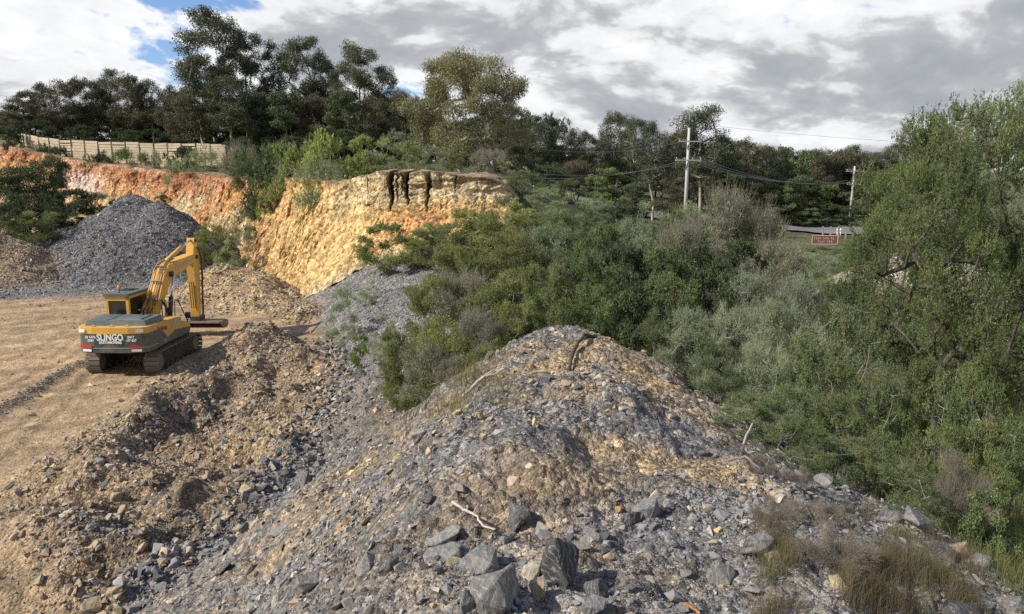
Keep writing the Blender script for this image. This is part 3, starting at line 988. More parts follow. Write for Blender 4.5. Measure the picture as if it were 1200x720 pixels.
# big clods and stones along the ditch between the fill and the bund, and the berm
x, y, r = sow(60000, -40, -5, 10, 40)
tdist = np.full(len(x), 9.0)
for i in range(1, len(TOE) - 1):
    a = np.array(TOE[i][:2]); b_ = np.array(TOE[i + 1][:2]); ab = b_ - a
    t = np.clip(((x - a[0]) * ab[0] + (y - a[1]) * ab[1]) / (ab @ ab), 0, 1)
    tdist = np.minimum(tdist, np.hypot(x - a[0] - ab[0] * t, y - a[1] - ab[1] * t))
pr_ = np.maximum(np.exp(-(tdist / 0.6) ** 2) * 0.45, sample(bermm, x, y) * 0.5)
keep = rng.random(len(x)) < pr_
x, y, r, td = x[keep], y[keep], r[keep], tdist[keep]
size = np.clip(3.2 * (1 - rng.random(len(x))) ** (-1 / 2.0) * r / FPX, 0.03, 0.34)
size = np.where(td > 2, np.minimum(size, 0.12), size)
one = np.ones_like(x)
colr = pick_colors({'slate': one, 'dark': 0.6 * one, 'light': 0.3 * one, 'buff': 0.4 * one, 'brown': 0.4 * one, 'pale': 0.12 * one})
merge_rocks('ditch_stones', x, y, size, colr, M_rubble, 'coarse grey and brown stones lying in the ditch at the foot of the bund', 'rubble', sink=0.25)

# grey pile, apron and the heap at the far left
x, y, r = sow(130000, -36, -16, 38, 85)
pl = sample(pilem, x, y); lh = sample(lheap, x, y); ap = sample(apron, x, y)
keep = rng.random(len(x)) < np.clip(pl * 0.75 + lh * 0.6 + ap * 0.30, 0, 1)
x, y, r, lh = x[keep], y[keep], r[keep], lh[keep]
size = np.clip(1.25 * (1 - rng.random(len(x))) ** (-1 / 2.8) * r / FPX, 0.045, 0.32)
one = np.ones_like(x)
colr = pick_colors({'slate': one * (1.2 - lh), 'dark': 0.45 * one * (1.1 - lh), 'light': 0.32 * one, 'buff': 0.06 + lh, 'brown': 0.05 + lh * 0.8, 'pale': 0.03 + lh * 0.4})
merge_rocks('crushed_stone', x, y, size, colr, M_rubble, 'dark grey crushed stone of the stockpile below the orange face', 'crushed stone')

# -- single stones -------------------------------------------------------------
ROCKMATS = {k: rock_material('stone_' + k, 7.0, False, tuple(c_ * (0.66 if k in ('slate', 'light', 'dark') else 0.85) for c_ in v)) for k, v in STONE.items()}


def rock_mesh(seed, kind):
    r = np.random.default_rng(seed)
    V_, F_ = hull_rock(seed, 12 + seed % 5, 1, (0.66, 0.8, 0.92)[seed % 3], (0.42, 0.55, 0.68)[seed % 3 if seed % 2 else (seed + 1) % 3])
    me = bpy.data.meshes.new('stone'); me.from_pydata(V_.tolist(), [], F_.tolist())
    bm = bmesh.new(); bm.from_mesh(me)
    bmesh.ops.dissolve_limit(bm, angle_limit=R(14), verts=bm.verts, edges=bm.edges)
    bmesh.ops.bevel(bm, geom=list(bm.edges), offset=0.022, segments=1, affect='EDGES', profile=0.6)
    bmesh.ops.triangulate(bm, faces=bm.faces)
    for _ in range(2):
        bmesh.ops.subdivide_edges(bm, edges=[e for e in bm.edges if e.calc_length() > 0.12], cuts=1)
        bmesh.ops.triangulate(bm, faces=bm.faces)
    co = np.array([v.co[:] for v in bm.verts])
    d = fbm(co[:, 0] * 3 + seed, co[:, 1] * 3, co[:, 2] * 7, octv=3, seed=seed) * 0.10
    st = (np.floor(co[:, 2] * 14 + 2 * fbm(co[:, 0] * 2, co[:, 1] * 2, octv=2, seed=seed + 3)) % 2) * 0.012
    for v, a, s_ in zip(bm.verts, d, st):
        v.co += v.normal * float(a) + Vector((v.co.x, v.co.y, 0)).normalized() * float(s_)
    bm.to_mesh(me); bm.free()
    me.materials.append(ROCKMATS[kind])
    return me


RM = {}


def rmesh(kind, i):
    if (kind, i) not in RM: RM[(kind, i)] = rock_mesh(300 + i * 7 + len(kind), kind)
    return RM[(kind, i)]


def put_rock(name, kind, i, x, y, dims, rz, tilt=(0, 0), sink=0.2):
    o = link(name, rmesh(kind, i))
    n = Vector(ground_normal(np.array([x]), np.array([y]), 0.3)[0])
    q_ = Vector((0, 0, 1)).rotation_difference(n)
    o.rotation_mode = 'QUATERNION'
    from mathutils import Euler
    o.rotation_quaternion = q_ @ Euler((tilt[0], tilt[1], rz)).to_quaternion()
    o.scale = (dims[0], dims[1] / 0.78, dims[2] / 0.55)
    o.location = (x, y, tz(x, y) + dims[2] * (0.5 - sink))
    return o


# (px, py of the middle, width px, height px, kind, mesh, heading, tilt, label)
HERO = [
    (584, 692, 66, 52, 'slate', 0, 0.2, (0.35, 0.1), 'largest blue grey slate boulder at the bottom edge of the rubble'),
    (652, 652, 44, 62, 'dark', 1, 1.3, (0.2, 0.6), 'dark layered slate block standing on end beside a cream stone'),
    (562, 650, 44, 26, 'slate', 2, 0.5, (0.2, 0), 'grey block with a white streak just under the curved white stick'),
    (518, 650, 46, 26, 'slate', 3, 0.1, (0.3, 0), 'long grey slab on the left of the block under the white stick'),
    (519, 630, 46, 20, 'light', 4, 0.0, (0.2, 0), 'weathered pale grey slab behind the long grey slab'),
    (624, 656, 26, 34, 'pale', 0, 0.9, (0.3, 0.2), 'cream stone leaning against the dark standing slate block'),
    (630, 684, 20, 24, 'buff', 1, 0.2, (0.2, 0.1), 'sandy brown stone between the largest boulder and the standing block'),
    (546, 705, 22, 30, 'slate', 5, 0.8, (0.2, 0), 'narrow grey stone on the left flank of the largest boulder'),
    (456, 676, 26, 30, 'slate', 1, 0.7, (0.3, 0.5), 'dark split slate block left of the boulders with a deep shadow'),
    (594, 626, 26, 20, 'slate', 4, 0.9, (0.2, 0.2), 'square grey block right of the curved white stick'),
    (636, 608, 20, 36, 'light', 3, 1.4, (0.1, 0.7), 'tall narrow slate shard pointing up from the rubble'),
    (757, 581, 30, 32, 'slate', 0, 0.9, (0.3, 0.2), 'two toned grey slate block on the middle of the bund top'),
    (742, 590, 18, 26, 'dark', 2, 0.4, (0.2, 0.5), 'dark triangular slab touching the two toned slate block'),
    (563, 536, 42, 14, 'slate', 3, 0.1, (0.0, 0.1), 'long flat greenish grey slab lying on the slope'),
    (886, 634, 42, 34, 'light', 1, 0.5, (0.3, 0), 'big pale grey stone with white veins beside the dry brown shrub'),
    (846, 652, 30, 22, 'slate', 2, 0.2, (0.3, 0.1), 'angular grey stone with a black shadow side below the veined stone'),
    (695, 707, 28, 18, 'slate', 5, 0.0, (0.1, 0), 'flat grey brick shaped stone at the bottom edge right of the boulders'),
    (693, 619, 24, 14, 'light', 2, 0.3, (0.2, 0), 'pale flat slate chip above the dark standing block'),
    (829, 592, 14, 10, 'pale', 3, 0.2, (0, 0), 'small cream coloured stone on the dark gravel'),
    (714, 634, 15, 10, 'buff', 2, 0.6, (0, 0), 'small sandy yellow stone right of the dark standing block'),
    (762, 657, 11, 10, 'pale', 4, 0.2, (0, 0), 'small pale cream pebble on brown soil near the bottom'),
    (846, 668, 8, 6, 'yellow', 1, 0.2, (0, 0), 'bright orange yellow pebble below the angular grey stone'),
    (725, 579, 8, 7, 'rust', 1, 0.2, (0, 0), 'orange pebble left of the two toned slate block'),
    (507, 700, 8, 12, 'yellow', 2, 0.7, (0, 0), 'mustard yellow pebble left of the largest boulder'),
    (536, 490, 16, 9, 'yellow', 3, 0.3, (0, 0), 'flat ochre stone high on the slope of the bund'),
    (562, 489, 12, 12, 'yellow', 4, 0.9, (0, 0), 'ochre stone with a point on the upper slope'),
    (634, 443, 22, 8, 'yellow', 5, 0.4, (0, 0), 'ochre slab lying below the peak of the bund'),
    (520, 562, 13, 11, 'light', 5, 0.3, (0, 0), 'rounded white grey stone in the middle of the slope'),
    (355, 564, 20, 18, 'slate', 2, 0.5, (0.2, 0), 'dark grey boulder in the ditch at the foot of the bund'),
    (376, 545, 18, 12, 'slate', 0, 0.1, (0.1, 0), 'flat grey stone in the ditch above the dark boulder'),
    (331, 611, 34, 12, 'slate', 3, 0.6, (0.1, 0.1), 'long dark slate slab lying aslant at the edge of the ditch'),
    (315, 605, 11, 14, 'buff', 4, 0.2, (0, 0), 'buff stone touching the left end of the aslant slab'),
    (300, 612, 16, 13, 'pale', 5, 0.2, (0, 0), 'pale sandy stone in the ditch left of the aslant slab'),
    (272, 634, 17, 16, 'light', 0, 0.2, (0.2, 0), 'light grey block with a dark side lower down the ditch'),
    (286, 622, 14, 14, 'slate', 4, 0.2, (0.2, 0), 'blue grey stone between the ditch stones'),
    (421, 440, 16, 16, 'dark', 4, 0.2, (0.2, 0), 'black shadowed rock at the top of the ditch under the low green bush'),
    (424, 456, 14, 11, 'light', 3, 0.2, (0, 0), 'pale slab in front of the black shadowed rock'),
    (137, 583, 15, 14, 'buff', 0, 0.2, (0.2, 0), 'buff block standing out of the brown fill'),
    (135, 697, 18, 13, 'buff', 2, 0.2, (0.2, 0), 'buff block at the lower left edge of the brown fill'),
    (108, 711, 22, 12, 'buff', 3, 0.2, (0.2, 0), 'wide buff stone at the bottom left corner of the fill'),
    (129, 550, 12, 9, 'pale', 2, 0.2, (0, 0), 'pale stone on the left hump of the brown fill'),
    (262, 470, 10, 8, 'light', 1, 0.2, (0, 0), 'light stone lying on the heap behind the dark hollow'),
    (966, 557, 22, 16, 'light', 2, 0.2, (0.1, 0), 'pale grey slab on the right crest of the bund, left one of two'),
    (996, 558, 24, 18, 'slate', 5, 0.6, (0.1, 0), 'rounded grey slab on the right crest of the bund, right one of two'),
    (1043, 600, 34, 26, 'slate', 1, 0.3, (0.2, 0), 'smooth grey rock face showing on the right crest of the bund'),
    (1074, 614, 36, 26, 'slate', 3, 0.3, (0.1, 0.1), 'jagged grey rock with stepped layers on the right edge of the bund'),
    (1100, 640, 40, 24, 'slate', 2, 0.2, (0.1, 0), 'broad grey rock beside the grass at the right edge'),
    (1121, 640, 24, 22, 'brown', 0, 0.2, (0.1, 0), 'rusty brown tinted rock on the right edge of the bund'),
    (1150, 660, 26, 26, 'slate', 4, 0.9, (0.1, 0), 'grey rock at the right end of the crest near the grass'),
    (1128, 712, 40, 22, 'dark', 5, 0.3, (0.1, 0), 'dark slabby rock at the bottom right among the dry grass'),
    (1186, 700, 26, 18, 'slate', 0, 0.3, (0.1, 0), 'grey rock at the bottom right corner of the picture'),
    (905, 646, 18, 14, 'pale', 1, 0.1, (0, 0), 'white crusted stone at the edge of the dry brown shrub'),
    (868, 600, 10, 22, 'light', 4, 1.3, (0.1, 0.7), 'thin pale slate shard standing upright near the veined stone'),
    (663, 366, 12, 8, 'light', 3, 0.3, (0, 0), 'pale slab right on the peak of the bund'),
    (683, 402, 16, 12, 'slate', 1, 0.3, (0, 0), 'grey stone at the upper end of the charred branch'),
    (636, 437, 14, 12, 'light', 5, 0.3, (0, 0), 'squared light grey stone above the ochre slab'),
    (780, 441, 16, 10, 'light', 0, 0.5, (0, 0), 'large pale flat stone at the right edge of the bund top'),
    (786, 478, 18, 12, 'slate', 3, 0.5, (0, 0), 'dull grey slab in the middle of the bund edge'),
    (824, 522, 18, 10, 'slate', 4, 0.2, (0, 0), 'blue grey slab in front of the leaning bush'),
    (754, 418, 9, 8, 'yellow', 2, 0.2, (0, 0), 'orange yellow stone in the grey rubble right of the charred branch'),
]
taken = []
for (px, py, wpx, hpx, kind, mi, hd, tl, lab) in HERO:
    x, y = hit(px, py + hpx * 0.25)
    dist = math.sqrt(x * x + y * y + (EYE - 5) ** 2)
    wm = wpx * dist / FPX; hm = hpx * dist / FPX
    o = put_rock('stone' if wpx < 24 else 'boulder', kind, mi, x, y, (wm * 1.08, wm * 0.85, min(hm * 1.05, wm * 1.3)), hd, tl, 0.28)
    tag(o, lab, 'stone' if wpx < 24 else 'boulder')
    taken.append((x, y, wm))

# other larger stones: individuals in groups
r2 = np.random.default_rng(77)


def loose(n_want, region, az0, az1, r0, r1, kinds, wts, smin, smax, label, group, px0):
    got = 0; tries = 0
    while got < n_want and tries < 60000:
        tries += 1
        a = math.radians(r2.uniform(az0, az1)); r_ = math.exp(r2.uniform(math.log(r0), math.log(r1)))
        x, y = r_ * math.sin(a), r_ * math.cos(a)
        if not region(x, y): continue
        s_ = min(max(px0 * (1 - r2.random()) ** (-0.45) * r_ / FPX, smin), smax)
        if any((x - q0) ** 2 + (y - q1) ** 2 < (0.55 * (s_ + q2)) ** 2 for q0, q1, q2 in taken): continue
        kind = kinds[int(np.searchsorted(np.cumsum(wts), r2.random() * sum(wts)))]
        o = put_rock('stone', kind, int(r2.integers(0, 6)), x, y, (s_, s_ * r2.uniform(0.6, 0.95), s_ * r2.uniform(0.35, 0.75)), r2.uniform(0, 6.28),
                     (r2.normal(0, 0.3), r2.normal(0, 0.3)), 0.25)
        tag(o, label[kind], 'stone', group[kind])
        taken.append((x, y, s_)); got += 1


def s1(A, x, y): return float(sample(A, np.array([x]), np.array([y]))[0])


GREY = 'loose angular grey slate stone among many on the spoil bund'; WARM = 'loose buff stone among the grey slate of the spoil bund'
lab1 = {k: GREY for k in ('slate', 'dark', 'light')}; lab1.update({k: WARM for k in ('buff', 'pale', 'yellow')})
grp1 = {k: 'loose grey slate stones on the bund' for k in ('slate', 'dark', 'light')}; grp1.update({k: 'loose buff stones on the bund' for k in ('buff', 'pale', 'yellow')})
loose(62, lambda x, y: s1(bund, x, y) > 0.9 and s1(tanp, x, y) < 0.3 and x > -3.2, -30, 33, 4.6, 8.6, ('slate', 'dark', 'light', 'buff', 'pale'), (5, 2, 2.6, 0.6, 0.4), 0.06, 0.26, lab1, grp1, 11)
loose(15, lambda x, y: -1.9 < x < 1.3 and y < 6.7, -22, 14, 4.7, 6.8, ('slate', 'dark', 'light', 'buff'), (5, 3, 1.5, 0.5), 0.10, 0.34, lab1, grp1, 24)
loose(92, lambda x, y: s1(bund, x, y) > 0.9 and r2.random() > s1(tanp, x, y) * 0.75, -30, 26, 8.6, 26, ('slate', 'dark', 'light', 'buff', 'pale', 'yellow'), (5, 1.4, 3.0, 1.4, 0.8, 0.5), 0.06, 0.30, lab1, grp1, 8.5)
lab2 = {k: 'loose stone in the brown fill heaped near the excavator' for k in STONE}; grp2 = {k: 'stones lying in the brown fill' for k in STONE}
loose(56, lambda x, y: s1(fillm, x, y) > 0.6, -36, -12, 13, 32, ('buff', 'brown', 'slate', 'light', 'pale'), (4, 5, 1, 0.6, 0.8), 0.1, 0.34, lab2, grp2, 6.5)
lab3 = {k: 'grey stone lying in the ditch along the foot of the bund' for k in STONE}; grp3 = {k: 'stones lying in the ditch' for k in STONE}


def near_toe(x, y):
    for i in range(2, len(TOE) - 1):
        a, b_ = TOE[i], TOE[i + 1]
        L2 = (b_[0] - a[0]) ** 2 + (b_[1] - a[1]) ** 2
        t = min(max(((x - a[0]) * (b_[0] - a[0]) + (y - a[1]) * (b_[1] - a[1])) / L2, 0), 1)
        if math.hypot(x - a[0] - (b_[0] - a[0]) * t, y - a[1] - (b_[1] - a[1]) * t) < 0.9: return True
    return False


loose(46, near_toe, -34, -10, 13, 34, ('slate', 'dark', 'light'), (4, 2, 1), 0.12, 0.34, lab3, grp3, 7)

# -- sticks ----------------------------------------------------------------------


def tube(pts, radii, n=7):
    """tapered tube through points -> verts, faces (quads) with end caps pinched"""
    P_ = [Vector(p) for p in pts]; V_ = []; F_ = []
    up = Vector((0.3, 0.2, 1)).normalized()
    for i, p in enumerate(P_):
        t = (P_[min(i + 1, len(P_) - 1)] - P_[max(i - 1, 0)]).normalized()
        a = t.cross(up)
        if a.length < 1e-3: a = t.cross(Vector((1, 0, 0)))
        a.normalize(); b = t.cross(a)
        for k in range(n):
            th = 2 * math.pi * k / n
            V_.append(p + (a * math.cos(th) + b * math.sin(th)) * radii[i])
    for i in range(len(P_) - 1):
        for k in range(n):
            F_.append((i * n + k, i * n + (k + 1) % n, (i + 1) * n + (k + 1) % n, (i + 1) * n + k))
    F_.append(tuple(range(n))[::-1]); F_.append(tuple((len(P_) - 1) * n + k for k in range(n)))
    return V_, F_


def stick(name, pts, radii, mat, label, cat, lifts, extra=()):
    V_ = []; F_ = []
    def world(pp, lf):
        x, y = hit(*pp); return Vector((x, y, tz(x, y) + lf))
    W_ = [world(p, l_) for p, l_ in zip(pts, lifts)]
    # denser wobbling path
    Q = []; RR_ = []
    for i in range(len(W_) - 1):
        for k in range(4):
            t = k / 4; Q.append(W_[i].lerp(W_[i + 1], t) + Vector((r2.normal(0, 0.006), r2.normal(0, 0.006), r2.normal(0, 0.006)))); RR_.append(radii[i] * (1 - t) + radii[i + 1] * t)
    Q.append(W_[-1]); RR_.append(radii[-1])
    V_, F_ = tube(Q, RR_)
    for (i0, off, rad) in extra:
        a = Q[i0]; b_ = a + Vector(off)
        v2_, f2_ = tube([a, a.lerp(b_, 0.5) + Vector((0, 0, 0.02)), b_], [rad, rad * 0.8, rad * 0.4])
        F_ += [tuple(j + len(V_) for j in f) for f in f2_]; V_ += v2_
    me = bpy.data.meshes.new(name); me.from_pydata([v[:] for v in V_], [], F_); me.materials.append(mat)
    for p in me.polygons: p.use_smooth = True
    o = link(name, me); tag(o, label, cat); return o


stick('fallen_branch', [(666, 431), (672, 418), (684, 408), (697, 404)], [0.03, 0.035, 0.03, 0.045], M_darkwood,
      'dark charred branch arching over the stones near the peak of the bund', 'branch', [0.0, 0.10, 0.13, 0.08])
stick('fallen_branch', [(540, 472), (555, 461), (566, 449), (580, 442), (592, 436)], [0.02, 0.03, 0.03, 0.025, 0.018], M_deadwood,
      'bleached crooked branch lying up the slope below the olive shrubs', 'branch', [0.05, 0.12, 0.14, 0.16, 0.2], ((6, (0.3, 0.1, 0.2), 0.012),))
stick('stick', [(531, 615), (543, 619), (556, 622), (566, 627), (580, 637)], [0.016, 0.014, 0.012, 0.011, 0.008], M_deadwood,
      'curved white stick lying above the largest grey boulders', 'stick', [0.12, 0.14, 0.13, 0.15, 0.16], ((8, (0.05, 0.03, 0.09), 0.006),))
stick('stick', [(400, 523), (409, 517), (421, 510)], [0.018, 0.015, 0.01], M_deadwood, 'short grey stick sloping up from the ditch stones', 'stick', [0.05, 0.12, 0.22])
stick('dry_stalk', [(424, 648), (455, 612), (480, 583), (512, 562)], [0.006, 0.007, 0.006, 0.004], M_twig, 'long thin straw coloured stalk lying down the slope', 'stalk', [0.05, 0.08, 0.08, 0.1])
stick('fallen_branch', [(868, 523), (880, 512), (892, 500), (905, 480)], [0.018, 0.016, 0.011, 0.006], M_deadwood,
      'grey forked dead branch sticking out of the bush over the bund edge', 'branch', [0.0, 0.2, 0.45, 0.8], ((5, (0.25, 0.2, 0.2), 0.007), (9, (-0.05, 0.1, 0.35), 0.006)))
stick('fallen_branch', [(852, 549), (872, 553), (892, 560)], [0.016, 0.016, 0.01], M_twig, 'dry buff branch lying on the rubble below the forked dead branch', 'branch', [0.05, 0.1, 0.05])

# ------------------------------------------------------------------ excavator
YELLOW = flat_mat('yellow_paint', (0.72, 0.40, 0.045), 0.38, dirt=0.75, dirt_col=(0.36, 0.26, 0.15), scale=2.6)
GREEN = flat_mat('dark_green_grey_paint', (0.042, 0.066, 0.068), 0.42, dirt=0.85, dirt_col=(0.24, 0.20, 0.15), scale=3)
HOODC = flat_mat('hood_paint', (0.075, 0.108, 0.11), 0.5, dirt=0.6, dirt_col=(0.28, 0.25, 0.20), scale=2)
STEEL = flat_mat('dusty_track_steel', (0.23, 0.20, 0.165), 0.6, 0.5, dirt=0.9, dirt_col=(0.30, 0.235, 0.16), scale=4, bump=0.4)
BLACK = flat_mat('black_rubber', (0.018, 0.018, 0.018), 0.6, dirt=0.3, scale=6)
CHROME = flat_mat('chrome_rod', (0.75, 0.75, 0.76), 0.15, 1.0, dirt=0.1)
WHITE = flat_mat('white_lettering', (0.80, 0.80, 0.78), 0.5, dirt=0.25, dirt_col=(0.4, 0.36, 0.3))
REDR = flat_mat('red_reflector', (0.55, 0.03, 0.035), 0.3, dirt=0.15)
SILVER = flat_mat('silver_decal', (0.42, 0.40, 0.37), 0.4, 0.3, dirt=0.3)
BROWND = flat_mat('brown_decal', (0.16, 0.07, 0.04), 0.5, dirt=0.3)
ORANGEL = flat_mat('orange_beacon', (0.85, 0.22, 0.03), 0.25, dirt=0.05)
GLASS = flat_mat('dark_window_glass', (0.012, 0.016, 0.015), 0.08, 0.0, 0.9, dirt=0.25, dirt_col=(0.12, 0.11, 0.09), scale=3)
WORN = flat_mat('worn_bucket_steel', (0.24, 0.17, 0.12), 0.6, 0.4, dirt=0.7, dirt_col=(0.36, 0.30, 0.24), scale=5, bump=0.3)


def bmesh_obj(name, bm, mat, parent=None, bevel=0.0, smooth=False):
    if bevel:
        bmesh.ops.bevel(bm, geom=[e for e in bm.edges if len(e.link_faces) == 2 and e.calc_face_angle(0) > 0.5], offset=bevel, segments=2, affect='EDGES', profile=0.6)
    bmesh.ops.recalc_face_normals(bm, faces=bm.faces)
    me = bpy.data.meshes.new(name); bm.to_mesh(me); bm.free()
    me.materials.append(mat)
    if smooth:
        for p in me.polygons: p.use_smooth = True
    return link(name, me, parent)


def add_box(bm, x0, x1, y0, y1, z0, z1, rot=None, top=1.0):
    vs = []
    cx_, cy_ = (x0 + x1) / 2, (y0 + y1) / 2
    for z, s_ in ((z0, 1), (z1, top)):
        for x, y in ((x0, y0), (x1, y0), (x1, y1), (x0, y1)):
            vs.append(bm.verts.new((cx_ + (x - cx_) * s_, cy_ + (y - cy_) * s_, z)))
    for f in ((3, 2, 1, 0), (4, 5, 6, 7), (0, 1, 5, 4), (1, 2, 6, 5), (2, 3, 7, 6), (3, 0, 4, 7)):
        bm.faces.new([vs[i] for i in f])
    if rot is not None:
        bmesh.ops.transform(bm, matrix=rot, verts=vs)
    return vs


def add_prism_x(bm, prof, x0, x1):
    """side profile (y,z) pulled out along x"""
    a = [bm.verts.new((x0, y, z)) for y, z in prof]; b_ = [bm.verts.new((x1, y, z)) for y, z in prof]
    n = len(prof)
    bm.faces.new(a); bm.faces.new(b_[::-1])
    for i in range(n):
        bm.faces.new((a[i], b_[i], b_[(i + 1) % n], a[(i + 1) % n]))


def add_prism_z(bm, prof, z0, z1, inset=0.0):
    a = [bm.verts.new((x, y, z0)) for x, y in prof]
    b_ = [bm.verts.new((x * (1 - inset), y * (1 - inset), z1)) for x, y in prof]
    n = len(prof)
    bm.faces.new(a[::-1]); bm.faces.new(b_)
    for i in range(n):
        bm.faces.new((a[i], a[(i + 1) % n], b_[(i + 1) % n], b_[i]))


def add_tube(bm, pts, rad, n=8):
    V_, F_ = tube(pts, rad if isinstance(rad, (list, tuple)) else [rad] * len(pts), n)
    vs = [bm.verts.new(v) for v in V_]
    for f in F_: bm.faces.new([vs[i] for i in f])


def box_obj(name, dims, mat, parent, bevel=0.0, rot=None):
    bm = bmesh.new(); add_box(bm, *dims, rot=rot); return bmesh_obj(name, bm, mat, parent, bevel)


def tube_obj(name, pts, rad, mat, parent, n=10):
    bm = bmesh.new(); add_tube(bm, pts, rad, n); return bmesh_obj(name, bm, mat, parent, smooth=True)


def text_obj(name, body, size, mat, parent, M, depth=0.006, xs=1.0, bold=0.0, align='CENTER'):
    cu = bpy.data.curves.new(name, 'FONT'); cu.body = body; cu.size = size; cu.extrude = depth; cu.offset = bold
    cu.align_x = align; cu.align_y = 'CENTER'; cu.resolution_u = 3
    tmp = bpy.data.objects.new('tmp', cu); C.objects.link(tmp)
    dg = bpy.context.evaluated_depsgraph_get(); dg.update()
    me = bpy.data.meshes.new_from_object(tmp.evaluated_get(dg)); bpy.data.objects.remove(tmp); bpy.data.curves.remove(cu)
    me.materials.clear(); me.materials.append(mat); me.name = name
    me.transform(M @ Matrix.Diagonal((xs, 1, 1, 1)))
    return link(name, me, parent)


EX = empty('excavator', (-16.55, 34.2, 0.0), R(-0.5))
EX.location.z = tz(-16.55, 34.2) - 0.02
EX.scale = (1.05, 1.03, 1.03)
tag(EX, 'yellow and dark green tracked excavator standing on the pit floor with its arm reaching right', 'excavator')


def rr_track(y0, y1, z0, z1, n=10):
    """outline of a track as a stadium, list of (y,z)"""
    r_ = (z1 - z0) / 2; zc = (z0 + z1) / 2
    pts = []
    for k in range(n + 1):
        a = -math.pi / 2 + math.pi * k / n; pts.append((y1 - r_ + math.cos(a) * r_, zc + math.sin(a) * r_))
    for k in range(n + 1):
        a = math.pi / 2 + math.pi * k / n; pts.append((y0 + r_ + math.cos(a) * r_, zc + math.sin(a) * r_))
    return pts


for sx in (-1, 1):
    xc = 1.2 * sx
    tr = box_obj('track_frame', (xc - 0.17, xc + 0.17, -1.75, 1.75, 0.32, 0.68), BLACK, EX, 0.03)
    tr.name = 'track'
    # the chain of shoes: surface outline plus raised grouser bars across every shoe
    bm = bmesh.new(); add_prism_x(bm, rr_track(-2.2, 2.2, 0.04, 0.90), xc - 0.16, xc + 0.16)
    bmesh_obj('chain', bm, BLACK, tr)
    bm = bmesh.new(); out = rr_track(-2.24, 2.24, 0.0, 0.94, 16)
    per = [0]
    for i in range(len(out)): per.append(per[-1] + math.dist(out[i], out[(i + 1) % len(out)]))
    N = 49
    for k in range(N):
        s_ = per[-1] * k / N
        i = max(j for j in range(len(out)) if per[j] <= s_); t = (s_ - per[i]) / (per[i + 1] - per[i] + 1e-9)
        a = out[i]; b_ = out[(i + 1) % len(out)]
        y, z = a[0] + (b_[0] - a[0]) * t, a[1] + (b_[1] - a[1]) * t
        ang = math.atan2(b_[1] - a[1], b_[0] - a[0])
        Mx = Matrix.Translation((xc, y, z)) @ Matrix.Rotation(ang, 4, 'X')
        add_box(bm, -0.3, 0.3, -0.083, 0.083, 0.0, 0.035, rot=Mx)
        for yy in (-0.055, 0.0, 0.055):
            add_box(bm, -0.3, 0.3, yy - 0.008, yy + 0.008, -0.028, 0.002, rot=Mx)
    bmesh_obj('track_shoes', bm, STEEL, tr)
    for yy, rad in ((-1.82, 0.36), (1.82, 0.36)):
        bm = bmesh.new(); bmesh.ops.create_cone(bm, cap_ends=True, segments=20, radius1=rad, radius2=rad * 0.92, depth=0.36,
                                                matrix=Matrix.Translation((xc, yy, 0.47)) @ Matrix.Rotation(math.pi / 2, 4, 'Y'))
        bmesh_obj('sprocket' if yy < 0 else 'idler_wheel', bm, STEEL, tr, 0.01)
    for k in range(6):
        bm = bmesh.new(); bmesh.ops.create_cone(bm, cap_ends=True, segments=14, radius1=0.12, radius2=0.12, depth=0.40,
                                                matrix=Matrix.Translation((xc, -1.25 + 0.5 * k, 0.17)) @ Matrix.Rotation(math.pi / 2, 4, 'Y'))
        bmesh_obj('roller', bm, BLACK, tr)
bm = bmesh.new(); add_box(bm, -1.05, 1.05, -0.65, 0.65, 0.42, 0.80)
bmesh.ops.create_cone(bm, cap_ends=True, segments=28, radius1=0.72, radius2=0.72, depth=0.32, matrix=Matrix.Translation((0, 0, 0.94)))
bmesh_obj('undercarriage', bm, BLACK, EX, 0.02)

# turntable deck and house
box_obj('deck', (-1.32, 1.34, -1.9, 1.25, 1.06, 1.22), BLACK, EX, 0.02)
cw = [(-1.42, -1.95), (-1.42, -2.40), (-1.36, -2.62), (-1.18, -2.80), (-0.7, -2.90), (0.0, -2.93), (0.7, -2.90), (1.18, -2.80), (1.36, -2.62), (1.42, -2.40), (1.42, -1.95)]
bm = bmesh.new(); add_prism_z(bm, cw, 1.10, 1.90)
bm.verts.ensure_lookup_table()
CW = bmesh_obj('counterweight', bm, GREEN, EX, 0.045)
bm = bmesh.new(); add_prism_z(bm, [(x * 1.012, y * 1.006) for x, y in cw], 1.88, 2.13)
bmesh_obj('yellow_band', bm, YELLOW, CW, 0.05)
bm = bmesh.new(); add_prism_z(bm, [(x * 1.006, y * 1.004) for x, y in cw], 1.28, 1.305)
bmesh_obj('trim_line', bm, SILVER, CW)
RX = Matrix.Rotation(math.pi / 2, 4, 'X')


def rear(x, z, off=0.0):
    """place on the bowed rear face of the counterweight"""
    yb = np.interp(abs(x), [0, 0.7, 1.18], [-2.93, -2.90, -2.80])
    sl = {True: 0.0}.get(abs(x) < 0.35, math.atan2(0.10, 0.48) if abs(x) > 0.85 else 0.045)
    return Matrix.Translation((x, yb - 0.012 - off, z)) @ Matrix.Rotation(sl * (1 if x > 0 else -1), 4, 'Z') @ RX


